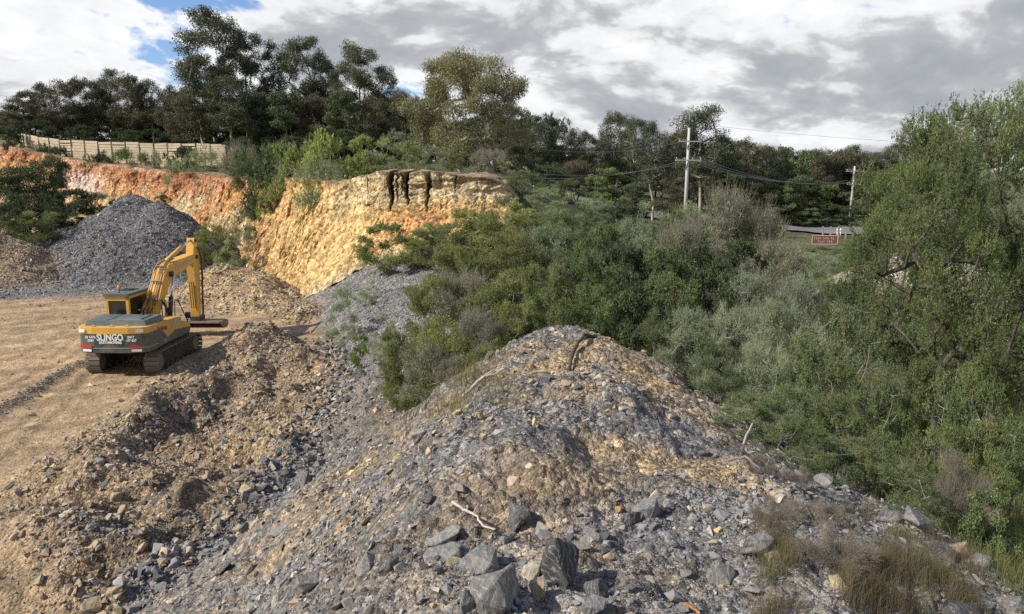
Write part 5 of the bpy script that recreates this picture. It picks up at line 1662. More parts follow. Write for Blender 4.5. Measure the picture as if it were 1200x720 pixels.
def plant(kind, seed):
    """returns (trunk mesh, crown mesh, width, height) built at natural size, base at the origin"""
    K = KINDS[kind]; g_ = np.random.default_rng(seed)
    H = K['H']; Wd = K['W']; nodes = [np.array((0, 0, -0.05 * H))]; par = [-1]
    ns = K.get('stems', 1); lean = K.get('lean', 0.05)
    step = H / 14
    stems_top = []
    for s_ in range(ns):
        a = g_.uniform(0, 6.28); sp = K.get('spread', 0.15) * (0.4 + g_.random()) if ns > 1 else lean * g_.random()
        top = np.array((math.cos(a) * sp * H, math.sin(a) * sp * H, K['trunk'] * H * g_.uniform(0.85, 1.1)))
        last = 0; m = max(2, int(np.linalg.norm(top) / step))
        for k in range(1, m + 1):
            t = k / m; p = top * t + np.array((0, 0, 0)) + g_.normal(0, 0.012 * H, 3) * (t < 1) * (1, 1, 0.3)
            p[:2] = p[:2] * (0.6 + 0.4 * t)
            nodes.append(p); par.append(last); last = len(nodes) - 1
        stems_top.append(last)
    # lobes: the separate masses of foliage
    lobes = []
    tries = 0
    while len(lobes) < K['lobes'] and tries < 5000:
        tries += 1
        h = g_.uniform(K['low'], 1.0)
        a = g_.uniform(0, 6.28)
        env = np.interp(h, K['env'][0], K['env'][1])
        rr_ = env * Wd / 2 * math.sqrt(g_.uniform(K.get('inner', 0.1), 1.0)) * g_.uniform(0.85, 1.1)
        p = np.array((math.cos(a) * rr_, math.sin(a) * rr_, h * H))
        rad = K['lrad'] * H * g_.uniform(0.7, 1.25)
        p[2] = min(p[2], H - rad * 0.55)
        if all(np.linalg.norm((p - q_) * (1, 1, 1.3)) > K.get('sep', 0.9) * (rad + r_) * 0.8 for q_, r_ in lobes):
            lobes.append((p, rad))
    lobes.sort(key=lambda t: t[0][2] + np.hypot(t[0][0], t[0][1]))

    def attach(p, rise=0.35, st=step):
        N_ = np.array(nodes); dd = p - N_
        cost = np.linalg.norm(dd, axis=1) + np.where(dd[:, 2] < 0, -dd[:, 2] * 1.5, 0) + 0.25 * np.abs(dd[:, 2] * 0)
        i = int(np.argmin(cost)); a = N_[i]; L_ = np.linalg.norm(p - a); m = max(1, int(L_ / st)); last = i
        mid_ = (a + p) / 2 + np.array((0, 0, -rise * L_ * 0.3)) + g_.normal(0, 0.06 * L_, 3)
        for k in range(1, m + 1):
            t = k / m; q_ = (1 - t) ** 2 * a + 2 * t * (1 - t) * mid_ + t * t * p
            if k < m: q_ = q_ + g_.normal(0, 0.035 * st * 2, 3)
            nodes.append(q_); par.append(last); last = len(nodes) - 1
        return last
    tips = []; tiprad = []; tone0 = []
    for p, rad in lobes:
        attach(p, 0.4)
        lt = g_.uniform(-0.3, 0.3)
        for _ in range(K['clusters']):
            v = g_.normal(size=3); v /= np.linalg.norm(v)
            v[2] = v[2] * 0.8 + 0.15
            q_ = p + v * rad * g_.uniform(0.45, 1.05) * np.array((1.15, 1.15, K.get('flat', 0.75)))
            if q_[2] < 0.03 * H: q_[2] = 0.03 * H
            attach(q_, 0.25, step * 0.7)
            tips.append(q_); tone0.append(lt)
    nodes_ = np.array(nodes); par_ = np.array(par)
    # pipe model
    wgt = np.zeros(len(nodes_)); kids = np.bincount(par_[par_ >= 0], minlength=len(nodes_))
    wgt[kids == 0] = 1
    for i in range(len(nodes_) - 1, 0, -1):
        wgt[par_[i]] += wgt[i]
    rad_ = K['r0'] * H * (wgt / wgt[0]) ** 0.46
    rad_ = np.maximum(rad_, K['r0'] * H * 0.035)
    ch = np.arange(1, len(nodes_)); pa = par_[1:]
    A = nodes_[pa]; B = nodes_[ch]
    ra = np.minimum(rad_[pa], rad_[ch] * 1.5); rb = rad_[ch]
    T_ = np.array(tips); nl = K['leaves']
    # bare outer twigs
    if K.get('twigs', 0):
        nt_ = K['twigs']; idx = g_.integers(0, len(T_), nt_)
        a0 = T_[idx] + g_.normal(0, K['rc'] * H * 0.5, (nt_, 3)); dv = g_.normal(size=(nt_, 3)); dv[:, 2] += K.get('twigup', 0.9)
        out = a0 - np.array((0, 0, H * 0.25)); out /= np.linalg.norm(out, axis=1)[:, None]
        dv = dv * 0.6 + out * 1.2; dv /= np.linalg.norm(dv, axis=1)[:, None]
        ln = K['rc'] * H * g_.uniform(0.8, 2.6, nt_)[:, None]
        A = np.concatenate([A, a0]); B = np.concatenate([B, a0 + dv * ln]); rt = K.get('twigr', 0.004)
        ra = np.concatenate([ra, np.full(nt_, rt)]); rb = np.concatenate([rb, np.full(nt_, rt * 0.5)])
    tm = seg_mesh('trunk', A, B, ra, rb, K['bark'], K.get('sides', 4))
    cm = None
    if nl:
        n = len(T_) * nl; ci = np.repeat(np.arange(len(T_)), nl)
        rc = K['rc'] * H
        mode = K.get('mode', 'puff')
        if mode == 'spray':       # leaves along little shoots that leave the cluster centre outwards
            nsh = K.get('shoots', 9); sh = g_.normal(size=(len(T_), nsh, 3)); outv = T_ - np.array((0, 0, H * 0.35)); outv /= np.linalg.norm(outv, axis=1)[:, None] + 1e-9
            sh = sh * 0.75 + outv[:, None, :] * K.get('outw', 0.6); sh[..., 2] += K.get('up', 0.25); sh /= np.linalg.norm(sh, axis=2)[..., None]
            si = g_.integers(0, nsh, n); dirs = sh[ci, si]; t = g_.uniform(0.05, 1.0, n)
            c = T_[ci] + dirs * (t * rc * 1.9)[:, None] + g_.normal(0, rc * 0.09, (n, 3)); c[:, 2] -= (t ** 2) * rc * K.get('droop', 0.3)
            d = dirs * 0.7 + g_.normal(0, K.get('mess', 0.8), (n, 3))
        else:
            off = g_.normal(size=(n, 3)); off /= np.linalg.norm(off, axis=1)[:, None]; off *= (g_.random(n) ** 0.45)[:, None]
            c = T_[ci] + off * rc * 1.35 * np.array((1.1, 1.1, K.get('puffz', 0.7)))
            d = g_.normal(size=(n, 3)); d[:, 2] -= K.get('hang', 0.6)
        d /= np.linalg.norm(d, axis=1)[:, None]
        L_ = K['leaf'][0] * g_.uniform(0.65, 1.35, n); W_ = K['leaf'][1] * g_.uniform(0.7, 1.3, n)
        tn = np.array(tone0)[ci] + np.repeat(g_.normal(0.45, 0.16, len(T_)), nl) + g_.normal(0, 0.14, n)
        dr = (np.repeat(g_.random(len(T_)), nl) < K.get('dryp', 0.03)) * g_.uniform(0.3, 0.9, n) + (g_.random(n) < K.get('dryl', 0.04)) * 0.6
        c[:, 2] = np.maximum(c[:, 2], 0.01 * H)
        cm = leaf_mesh('crown', c, d, L_, W_, K['mat'], np.clip(tn, 0, 1), np.clip(dr, 0, 1))
    ext = T_
    w_ = max(np.ptp(ext[:, 0]), np.ptp(ext[:, 1])) + K['rc'] * H * 1.6
    h_ = ext[:, 2].max() + K['rc'] * H * 0.8
    return tm, cm, w_, h_


L_GUM = leaf_material('gum_leaves', (0.046, 0.063, 0.036), (0.101, 0.124, 0.070), 0.2)
L_GUMB = leaf_material('brownish_gum_leaves', (0.077, 0.077, 0.051), (0.146, 0.139, 0.086), 0.2)
L_BIGGUM = leaf_material('olive_gum_leaves', (0.150, 0.157, 0.087), (0.299, 0.277, 0.157), 0.25)
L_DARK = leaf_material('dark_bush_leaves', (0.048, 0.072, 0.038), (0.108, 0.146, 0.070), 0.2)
L_GREEN = leaf_material('green_shrub_leaves', (0.087, 0.132, 0.058), (0.207, 0.269, 0.121), 0.3)
L_OLIVE = leaf_material('olive_shrub_leaves', (0.122, 0.153, 0.056), (0.276, 0.306, 0.113), 0.3)
L_GREY = leaf_material('grey_green_leaves', (0.174, 0.235, 0.148), (0.388, 0.459, 0.297), 0.3)
L_BRIGHT = leaf_material('bright_shrub_leaves', (0.168, 0.213, 0.073), (0.347, 0.398, 0.162), 0.35)
L_WATTLE = leaf_material('wattle_leaves', (0.072, 0.105, 0.048), (0.215, 0.255, 0.100), 0.38)
L_BLUE = leaf_material('bluish_leaves', (0.133, 0.179, 0.114), (0.286, 0.346, 0.215), 0.3)
L_GORSE = leaf_material('gorse_leaves', (0.082, 0.127, 0.046), (0.204, 0.265, 0.097), 0.2)
L_BROAD = leaf_material('broad_green_leaves', (0.095, 0.140, 0.058), (0.202, 0.263, 0.106), 0.3)
TREE_ENV = ([0.3, 0.5, 0.7, 0.85, 1.0], [0.65, 0.95, 1.0, 0.8, 0.35]); BUSH_ENV = ([0.0, 0.25, 0.55, 0.8, 1.0], [0.8, 1.0, 0.95, 0.7, 0.25])
KINDS = {
    'gum': dict(H=22, W=12, trunk=0.45, lobes=24, low=0.36, env=TREE_ENV, lrad=0.10, clusters=15, rc=0.044, leaves=60, leaf=(0.36, 0.16), r0=0.017, bark=M_palebark, mat=L_GUM, flat=0.8, lean=0.08, sep=0.62),
    'tallgum': dict(H=26, W=13, trunk=0.6, lobes=27, low=0.28, env=([0.3, 0.5, 0.75, 0.9, 1.0], [0.7, 0.9, 1.0, 0.8, 0.4]), lrad=0.085, clusters=15, rc=0.036, leaves=62, leaf=(0.38, 0.17), r0=0.015, bark=M_palebark, mat=L_GUM, flat=0.8, lean=0.05, sep=0.68),
    'browngum': dict(H=14, W=11, trunk=0.35, stems=2, spread=0.10, lobes=26, low=0.24, env=TREE_ENV, lrad=0.12, clusters=14, rc=0.052, leaves=60, leaf=(0.32, 0.14), r0=0.016, bark=M_bark, mat=L_GUMB, flat=0.85, sep=0.55),
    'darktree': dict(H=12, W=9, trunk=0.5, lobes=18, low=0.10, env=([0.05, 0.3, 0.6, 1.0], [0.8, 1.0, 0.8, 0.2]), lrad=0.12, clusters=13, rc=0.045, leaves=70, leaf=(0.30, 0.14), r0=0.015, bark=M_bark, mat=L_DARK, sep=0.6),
    'broadtree': dict(H=10, W=10, trunk=0.4, lobes=18, low=0.10, env=BUSH_ENV, lrad=0.12, clusters=13, rc=0.05, leaves=70, leaf=(0.30, 0.18), r0=0.015, bark=M_bark, mat=L_BROAD, sep=0.65),
    'biggum': dict(H=11, W=12.5, trunk=0.26, stems=6, spread=0.26, lobes=58, low=0.22, env=([0.15, 0.4, 0.65, 0.85, 1.0], [0.8, 1.05, 0.95, 0.72, 0.3]), lrad=0.092, clusters=16, rc=0.042, leaves=80, leaf=(0.20, 0.062), r0=0.024,
                   bark=M_palebark, mat=L_BIGGUM, flat=0.85, hang=1.2, sep=0.60, twigs=500, twigr=0.012, puffz=1.0, inner=0.25),
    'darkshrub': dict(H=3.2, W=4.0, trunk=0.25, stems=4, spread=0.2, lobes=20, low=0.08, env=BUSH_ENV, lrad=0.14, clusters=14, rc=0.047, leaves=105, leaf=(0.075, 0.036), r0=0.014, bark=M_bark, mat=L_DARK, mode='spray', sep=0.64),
    'greenshrub': dict(H=3.4, W=4.2, trunk=0.25, stems=5, spread=0.25, lobes=20, low=0.06, env=BUSH_ENV, lrad=0.14, clusters=15, rc=0.047, leaves=115, leaf=(0.062, 0.028), r0=0.013, bark=M_bark, mat=L_GREEN, mode='spray', sep=0.64, twigs=250, twigr=0.004),
    'oliveshrub': dict(H=3.2, W=3.6, trunk=0.28, stems=7, spread=0.34, lobes=30, low=0.08, env=([0, 0.3, 0.6, 0.85, 1.0], [0.7, 0.95, 1.0, 0.85, 0.5]), lrad=0.13, clusters=14, rc=0.058, leaves=95, leaf=(0.075, 0.026), r0=0.014, bark=M_twig,
                       mat=L_OLIVE, mode='spray', sep=0.62, up=0.6, twigs=500, twigr=0.005),
    'greyshrub': dict(H=3.4, W=3.8, trunk=0.3, stems=6, spread=0.28, lobes=18, low=0.08, env=BUSH_ENV, lrad=0.14, clusters=14, rc=0.053, leaves=110, leaf=(0.06, 0.024), r0=0.012, bark=M_twig, mat=L_GREY, mode='spray', sep=0.64, up=0.45,
                      twigs=600, twigr=0.004),
    'brightshrub': dict(H=2.6, W=3.4, trunk=0.25, stems=6, spread=0.32, lobes=16, low=0.12, env=BUSH_ENV, lrad=0.15, clusters=13, rc=0.065, leaves=110, leaf=(0.085, 0.032), r0=0.013, bark=M_twig, mat=L_BRIGHT, mode='spray', sep=0.6, up=0.5, twigs=200, twigr=0.005),
    'gorse': dict(H=2.2, W=3.0, trunk=0.25, stems=5, spread=0.3, lobes=24, low=0.04, env=BUSH_ENV, lrad=0.14, clusters=14, rc=0.047, leaves=135, leaf=(0.034, 0.015), r0=0.012, bark=M_paletwig, mat=L_GORSE, mode='spray', sep=0.64, up=0.35, outw=0.8,
                  dryp=0.10, twigs=500, twigr=0.0025),
    'nearshrub': dict(H=2.8, W=3.4, trunk=0.25, stems=6, spread=0.3, lobes=24, low=0.04, env=BUSH_ENV, lrad=0.13, clusters=15, rc=0.047, leaves=130, leaf=(0.046, 0.020), r0=0.012, bark=M_paletwig, mat=L_GREEN, mode='spray', sep=0.64, up=0.4,
                      twigs=600, twigr=0.003),
    'neargrey': dict(H=3.0, W=3.4, trunk=0.3, stems=7, spread=0.3, lobes=20, low=0.06, env=BUSH_ENV, lrad=0.14, clusters=14, rc=0.053, leaves=115, leaf=(0.046, 0.017), r0=0.011, bark=M_paletwig, mat=L_GREY, mode='spray', sep=0.64, up=0.6, outw=0.5,
                     twigs=1700, twigr=0.003, dryp=0.05),
    'twigbush': dict(H=2.6, W=3.2, trunk=0.3, stems=9, spread=0.36, lobes=20, low=0.2, env=BUSH_ENV, lrad=0.13, clusters=13, rc=0.07, leaves=42, leaf=(0.06, 0.022), r0=0.012, bark=M_twig, mat=L_GREY, mode='spray', sep=0.5, twigs=3200, twigr=0.005, twigup=1.2),
    'deadbush': dict(H=1.2, W=1.2, trunk=0.3, stems=9, spread=0.3, lobes=14, low=0.2, env=BUSH_ENV, lrad=0.14, clusters=12, rc=0.08, leaves=6, leaf=(0.03, 0.008), r0=0.010, bark=M_twig, mat=L_OLIVE, mode='spray', sep=0.5, twigs=3800, twigr=0.0022, twigup=1.2),
    'wattle': dict(H=9.0, W=9.5, trunk=0.33, stems=2, spread=0.07, lobes=66, low=0.34, env=([0.1, 0.3, 0.6, 0.8, 1.0], [0.8, 1.0, 1.0, 0.8, 0.4]), lrad=0.082, clusters=15, rc=0.030, leaves=105, leaf=(0.09, 0.027), r0=0.018, bark=M_bark,
                   mat=L_WATTLE, mode='spray', sep=0.52, up=0.25, outw=0.7, droop=0.3, shoots=8, inner=0.25),
    'blueleaf': dict(H=10.0, W=6.5, trunk=0.5, stems=3, spread=0.12, lobes=30, low=0.25, env=([0.2, 0.5, 0.8, 1.0], [0.9, 1.0, 0.7, 0.3]), lrad=0.07, clusters=15, rc=0.032, leaves=110, leaf=(0.11, 0.03), r0=0.014, bark=M_bark, mat=L_BLUE, mode='spray',
                     sep=0.66, up=0.3, outw=0.8, shoots=6),
    'blackberry': dict(H=1.3, W=2.0, trunk=0.2, stems=6, spread=0.4, lobes=22, low=0.04, env=BUSH_ENV, lrad=0.14, clusters=12, rc=0.075, leaves=30, leaf=(0.06, 0.04), r0=0.008, bark=M_bark, mat=L_GREEN, sep=0.5, puffz=0.8),
}
SEEDS = {'gum': 4, 'tallgum': 3, 'browngum': 3, 'darktree': 2, 'broadtree': 2, 'darkshrub': 2, 'greenshrub': 3, 'oliveshrub': 3, 'greyshrub': 2, 'gorse': 2, 'nearshrub': 2, 'neargrey': 2, 'brightshrub': 2, 'twigbush': 2}
LIB = {}
used_n = {}
vr = np.random.default_rng(5)


def grow(kind, i):
    if (kind, i) not in LIB: LIB[(kind, i)] = plant(kind, 1000 + 37 * i + sum(map(ord, kind)))
    return LIB[(kind, i)]


def put_plant(name, cat, kind, px, top, wpx, Y_, label, group=None, dz=0.0, i=None, rz=None, minh=0.0):
    """a plant Y_ metres ahead whose top and width were measured on the photograph"""
    used_n[kind] = used_n.get(kind, -1) + 1
    i = (used_n[kind] % SEEDS.get(kind, 1)) if i is None else i
    tm, cm, w0, h0 = grow(kind, i)
    x = ray(px, 300)[0] * Y_ if top > 240 else ray(px, max(top, 120))[0] * Y_
    zb = float(terrain(np.array([x]), np.array([Y_]), False)[0]) + dz - 0.03
    zt = P(px, top, Y_)[2]
    h = max(zt - zb, minh, 0.25); wd = wpx * Y_ / FPX
    e = empty(name, (x, Y_, zb), vr.uniform(0, 6.28) if rz is None else rz)
    # vary height and width without stretching one against the other too far
    sz_ = h / h0; sw = wd / w0
    sw = min(max(sw, sz_ * 0.55), sz_ * 1.7)
    e.scale = (sw, sw, sz_)
    tag(e, label, cat, group)
    link('trunk' if name.endswith('tree') else 'stems', tm, e)
    if cm is not None: link('crown' if name.endswith('tree') else 'foliage', cm, e)
    return e


GT = 'gum trees behind the timber fence'
# --- left forest behind the fence: (px, top, width, Y, kind, label)
BACK = [
    (6, 128, 52, 122, 'browngum', 'low dark gum at the far left edge of the picture'),
    (38, 104, 56, 128, 'browngum', 'rounded dark gum above the left end of the timber fence'),
    (66, 92, 60, 126, 'browngum', 'broad brownish gum second from the left behind the timber fence'),
    (98, 88, 56, 130, 'browngum', 'brownish gum behind the fence with an even rounded top'),
    (128, 78, 48, 132, 'gum', 'gum with a spiky bare topped crown above the middle of the fence'),
    (150, 84, 50, 128, 'browngum', 'brownish gum just right of the spiky topped gum'),
    (176, 92, 44, 130, 'gum', 'gum in front of the blue gap in the clouds'),
    (204, 98, 44, 126, 'browngum', 'dark gum between the blue sky gap and the tallest gum'),
    (250, 10, 84, 128, 'tallgum', 'tallest gum of the left forest with open puffs of leaves'),
    (289, 24, 62, 130, 'tallgum', 'second tallest gum right beside the tallest one'),
    (318, 44, 50, 132, 'tallgum', 'tall narrow gum in the middle of the left forest'),
    (357, 42, 60, 131, 'tallgum', 'tall gum with a dense dark green head in the left forest'),
    (384, 66, 46, 134, 'gum', 'mid sized gum in the dip between the tall gums'),
    (421, 44, 66, 128, 'tallgum', 'tall gum with a wide layered crown at the right of the left forest'),
    (446, 74, 50, 130, 'gum', 'gum leaning right of the wide layered gum'),
    (234, 62, 56, 124, 'gum', 'gum with a broad lower crown in front of the tallest gum'),
    (268, 88, 66, 118, 'gum', 'olive green gum with pale trunks in front of the tallest gum'),
    (220, 108, 54, 119, 'browngum', 'low gum behind the fence just left of the pale trunked gum'),
    (300, 106, 56, 120, 'darktree', 'dense dark tree below the second tallest gum'),
    (336, 100, 60, 118, 'darktree', 'dense blackish tree in the middle of the left forest'),
    (368, 108, 56, 119, 'browngum', 'greyish gum below the dense headed tall gum'),
    (402, 104, 60, 117, 'darktree', 'dark conical tree below the wide layered gum'),
    (438, 112, 52, 118, 'browngum', 'rounded brownish gum above the pale cliff top shrubs'),
    (468, 102, 48, 122, 'browngum', 'brownish gum on the left of the large multi stemmed gum'),
    (492, 112, 44, 124, 'gum', 'dim gum half hidden behind the large multi stemmed gum'),
    (600, 118, 50, 112, 'browngum', 'grey brown gum at the right rear of the large multi stemmed gum'),
    (626, 132, 44, 110, 'gum', 'dark gum filling the gap right of the large multi stemmed gum'),
    (652, 146, 42, 112, 'gum', 'dark gum left of the small isolated gum tops in the middle'),
    (676, 148, 44, 114, 'browngum', 'small topped gum in the middle of the skyline'),
    (698, 156, 40, 112, 'gum', 'low gum in the dip of the skyline left of the tall pale pole'),
    (725, 130, 50, 116, 'gum', 'rounded dark gum rising left of the tall pale pole'),
    (745, 136, 48, 112, 'gum', 'dark gum behind the pale straight trunks left of the pole'),
    (768, 140, 60, 98, 'gum', 'olive gum with thin straight pale trunks just left of the tall pale pole'),
    (826, 121, 76, 108, 'gum', 'gum with a flat puffy crown standing above the tall pale pole'),
    (800, 150, 56, 112, 'browngum', 'brownish gum behind the tall pale pole'),
    (850, 158, 54, 110, 'gum', 'dark gum below the puffy crown right of the pole'),
    (876, 160, 50, 118, 'browngum', 'dark rounded gum right of the puffy crowned gum'),
    (902, 168, 46, 120, 'gum', 'gum with a fine top left of the bright green tree'),
    (928, 170, 54, 122, 'broadtree', 'bright green broad leaved tree on the right skyline'),
    (962, 176, 50, 128, 'browngum', 'olive brown gum right of the bright green tree'),
    (990, 178, 46, 132, 'browngum', 'rounded gum behind the top of the smaller power pole'),
    (1014, 177, 46, 132, 'browngum', 'dark gum right of the smaller power pole top'),
    (1040, 178, 46, 130, 'gum', 'last dark gum of the skyline left of the big wattle'),
    (1078, 166, 60, 60, 'darktree', 'dark tree peeping out behind the top left of the big wattle'),
    (712, 196, 62, 92, 'broadtree', 'dense rounded dark green tree left of the tall pale pole'),
    (742, 214, 46, 88, 'darktree', 'small dark tree below the straight trunked gum'),
    (850, 200, 60, 106, 'darktree', 'dark tree right of the tall pale pole at mid height'),
    (884, 204, 60, 108, 'browngum', 'brown green tree behind the sagging power lines'),
    (912, 214, 60, 110, 'broadtree', 'mid green tree below the sagging power lines'),
    (946, 206, 60, 112, 'darktree', 'very dark tree left of the smaller power pole'),
    (1020, 206, 70, 120, 'darktree', 'dark tree right behind the smaller power pole'),
    (972, 216, 50, 114, 'broadtree', 'light green leafy tree left of the smaller power pole'),
    (902, 238, 54, 106, 'broadtree', 'low leafy tree above the grey roadside strip'),
    (946, 244, 70, 108, 'broadtree', 'green clipped looking bush mass along the road left of the brown sign'),
    (866, 236, 60, 104, 'darktree', 'low dark tree behind the twiggy grey bush'),
    (640, 190, 70, 96, 'darktree', 'dark low tree right behind the promontory shrubs'),
    (676, 186, 60, 98, 'browngum', 'brownish low gum in the dark gap left of the rounded dark green tree'),
    (788, 206, 50, 96, 'browngum', 'low brownish gum at the foot of the tall pale pole'),
]
for (px, top, wd, Y_, kind, lab) in BACK:
    put_plant('gum_tree' if 'gum' in kind else 'tree', 'tree', kind, px, top, wd, Y_, lab)
# the shaded inner rows of the wood that close it below the crowns
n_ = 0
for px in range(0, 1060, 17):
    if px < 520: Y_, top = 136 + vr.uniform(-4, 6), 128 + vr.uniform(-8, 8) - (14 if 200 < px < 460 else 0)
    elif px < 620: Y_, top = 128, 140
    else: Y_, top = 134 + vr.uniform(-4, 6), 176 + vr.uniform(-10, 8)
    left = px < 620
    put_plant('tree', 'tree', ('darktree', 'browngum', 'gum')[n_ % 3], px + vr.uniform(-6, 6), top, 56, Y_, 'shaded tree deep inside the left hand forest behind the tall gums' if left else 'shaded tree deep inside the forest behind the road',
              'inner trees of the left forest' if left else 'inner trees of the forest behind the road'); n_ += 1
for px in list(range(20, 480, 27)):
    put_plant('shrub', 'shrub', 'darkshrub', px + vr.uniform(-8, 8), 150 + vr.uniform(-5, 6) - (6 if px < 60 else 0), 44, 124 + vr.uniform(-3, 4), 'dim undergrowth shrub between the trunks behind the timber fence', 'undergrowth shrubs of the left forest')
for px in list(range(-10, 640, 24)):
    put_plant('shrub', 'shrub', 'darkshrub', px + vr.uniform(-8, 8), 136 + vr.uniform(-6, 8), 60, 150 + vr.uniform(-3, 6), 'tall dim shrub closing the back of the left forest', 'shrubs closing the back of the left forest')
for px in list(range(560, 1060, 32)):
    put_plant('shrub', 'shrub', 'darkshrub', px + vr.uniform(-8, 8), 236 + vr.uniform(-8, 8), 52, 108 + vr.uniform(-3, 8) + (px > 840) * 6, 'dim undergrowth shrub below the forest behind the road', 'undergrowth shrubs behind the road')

put_plant('gum_tree', 'tree', 'biggum', 552, 58, 160, 72, 'large spreading multi stemmed olive gum with pale bare limbs above the promontory', i=0, rz=0.6)

# --- cliff top shrubs
TOPS = [
    (232, 170, 36, 95, 'greyshrub', 'shrub at the right end of the timber fence'), (215, 172, 24, 97, 'darkshrub', 'small dark shrub leaning on the right part of the fence'),
    (188, 178, 16, 100, 'greyshrub', 'small grey shrub in front of the fence right of its middle'), (172, 180, 18, 100, 'greenshrub', 'low shrub growing against the middle of the fence'),
    (145, 174, 20, 103, 'greenshrub', 'rounded shrub in front of the middle of the fence'), (118, 176, 14, 106, 'darkshrub', 'narrow shrub against the left half of the fence'),
    (70, 172, 20, 110, 'darkshrub', 'scrubby plant in front of the left third of the fence'), (50, 168, 16, 112, 'darkshrub', 'dark scrub covering the left end of the fence'),
    (8, 148, 44, 114, 'darkshrub', 'dark shrub mass left of the timber fence'), (205, 184, 18, 92, 'greyshrub', 'tuft on the face edge below the right part of the fence'),
    (258, 178, 30, 88, 'greyshrub', 'grey shrub just right of the end of the fence'), (282, 172, 34, 84, 'twigbush', 'bare grey twiggy shrub on the cliff top right of the fence'),
    (296, 174, 46, 76, 'greenshrub', 'green shrub above the dark tuft on the cliff edge'), (312, 186, 22, 72, 'darkshrub', 'dark green tuft hanging at the edge of the cliff'),
    (322, 170, 56, 72, 'greenshrub', 'rounded green shrub left of the pale green shrubs'), (350, 168, 62, 68, 'brightshrub', 'yellow green shrub at the left of the pale clifftop clump'),
    (392, 158, 90, 64, 'brightshrub', 'largest pale green shrub of the clifftop clump'), (430, 160, 74, 65, 'brightshrub', 'pale green shrub at the right of the clifftop clump'),
    (372, 178, 44, 61, 'greyshrub', 'grey green shrub hanging just over the cliff edge'), (452, 168, 50, 64, 'greyshrub', 'soft grey green shrub above the dark clefts'),
    (480, 166, 44, 62, 'brightshrub', 'light green shrub at the left foot of the large gum'), (508, 170, 44, 61, 'greyshrub', 'grey shrub under the left limbs of the large gum'),
    (535, 178, 36, 60, 'oliveshrub', 'small olive shrub under the trunk of the large gum'), (572, 176, 54, 57, 'twigbush', 'rounded grey brown twiggy bush at the right foot of the large gum'),
    (598, 190, 40, 56, 'greyshrub', 'grey shrub on the right shoulder of the promontory'), (606, 172, 50, 70, 'darkshrub', 'dark shrub behind the grey brown twiggy bush'),
    (462, 152, 60, 92, 'greyshrub', 'grey shrub line far behind the pale clifftop clump'), (340, 158, 60, 92, 'darkshrub', 'dark shrub behind the yellow green clifftop shrub'),
    (405, 152, 60, 95, 'darkshrub', 'dark shrub behind the largest pale clifftop shrub'), (285, 160, 50, 96, 'darkshrub', 'dark shrub behind the bare grey twiggy shrub'),
]
for (px, top, wd, Y_, kind, lab) in TOPS: put_plant('shrub', 'shrub', kind, px, top, wd, Y_, lab)

# --- on the face, below it and on the stockpile
FACE = [
    (302, 232, 34, 66, 'darkshrub', 'dark shrub rooted half way up the orange face', 2.6), (285, 252, 30, 64, 'greyshrub', 'grey scrub on the face below the dark rooted shrub', 1.4),
    (247, 262, 50, 60, 'oliveshrub', 'olive shrub between the grey stockpile and the yellow face', 0.3), (272, 262, 44, 61, 'greyshrub', 'grey shrub at the foot of the yellow face', 0.6),
    (232, 284, 40, 57, 'oliveshrub', 'olive shrub behind the elbow of the excavator boom', 0.0), (262, 282, 40, 57, 'greyshrub', 'yellowish shrub above the buff talus heap', 0.0),
    (191, 228, 22, 66.5, 'darkshrub', 'small round dark bush on the top of the grey stockpile', 0.0),
    (26, 186, 70, 67, 'darktree', 'dark small tree at the left with gaps showing the red face', 0.0), (64, 180, 46, 69, 'darktree', 'second dark small tree beside the left one', 0.0),
    (8, 208, 62, 66, 'darkshrub', 'dark shrub at the left picture edge below the small trees', 0.0), (42, 222, 74, 66, 'darkshrub', 'dark green bush below the small dark trees', 0.0),
    (86, 222, 84, 67.5, 'darkshrub', 'widest dark green bush against the left foot of the face', 0.0), (116, 226, 50, 69, 'greenshrub', 'green bush touching the left side of the grey stockpile', 0.0),
    (74, 248, 64, 63, 'darkshrub', 'dark bush hanging over the rubble at the left', 0.0), (40, 248, 60, 60.5, 'oliveshrub', 'brownish bush above the left rubble heap', 0.0),
    (98, 262, 34, 65, 'oliveshrub', 'brown green scrub at the left toe of the stockpile', 0.0),
]
for (px, top, wd, Y_, kind, lab, dz) in FACE: put_plant('tree' if 'tree' in kind else 'shrub', 'tree' if 'tree' in kind else 'shrub', kind, px, top, wd, Y_, lab, dz=dz)

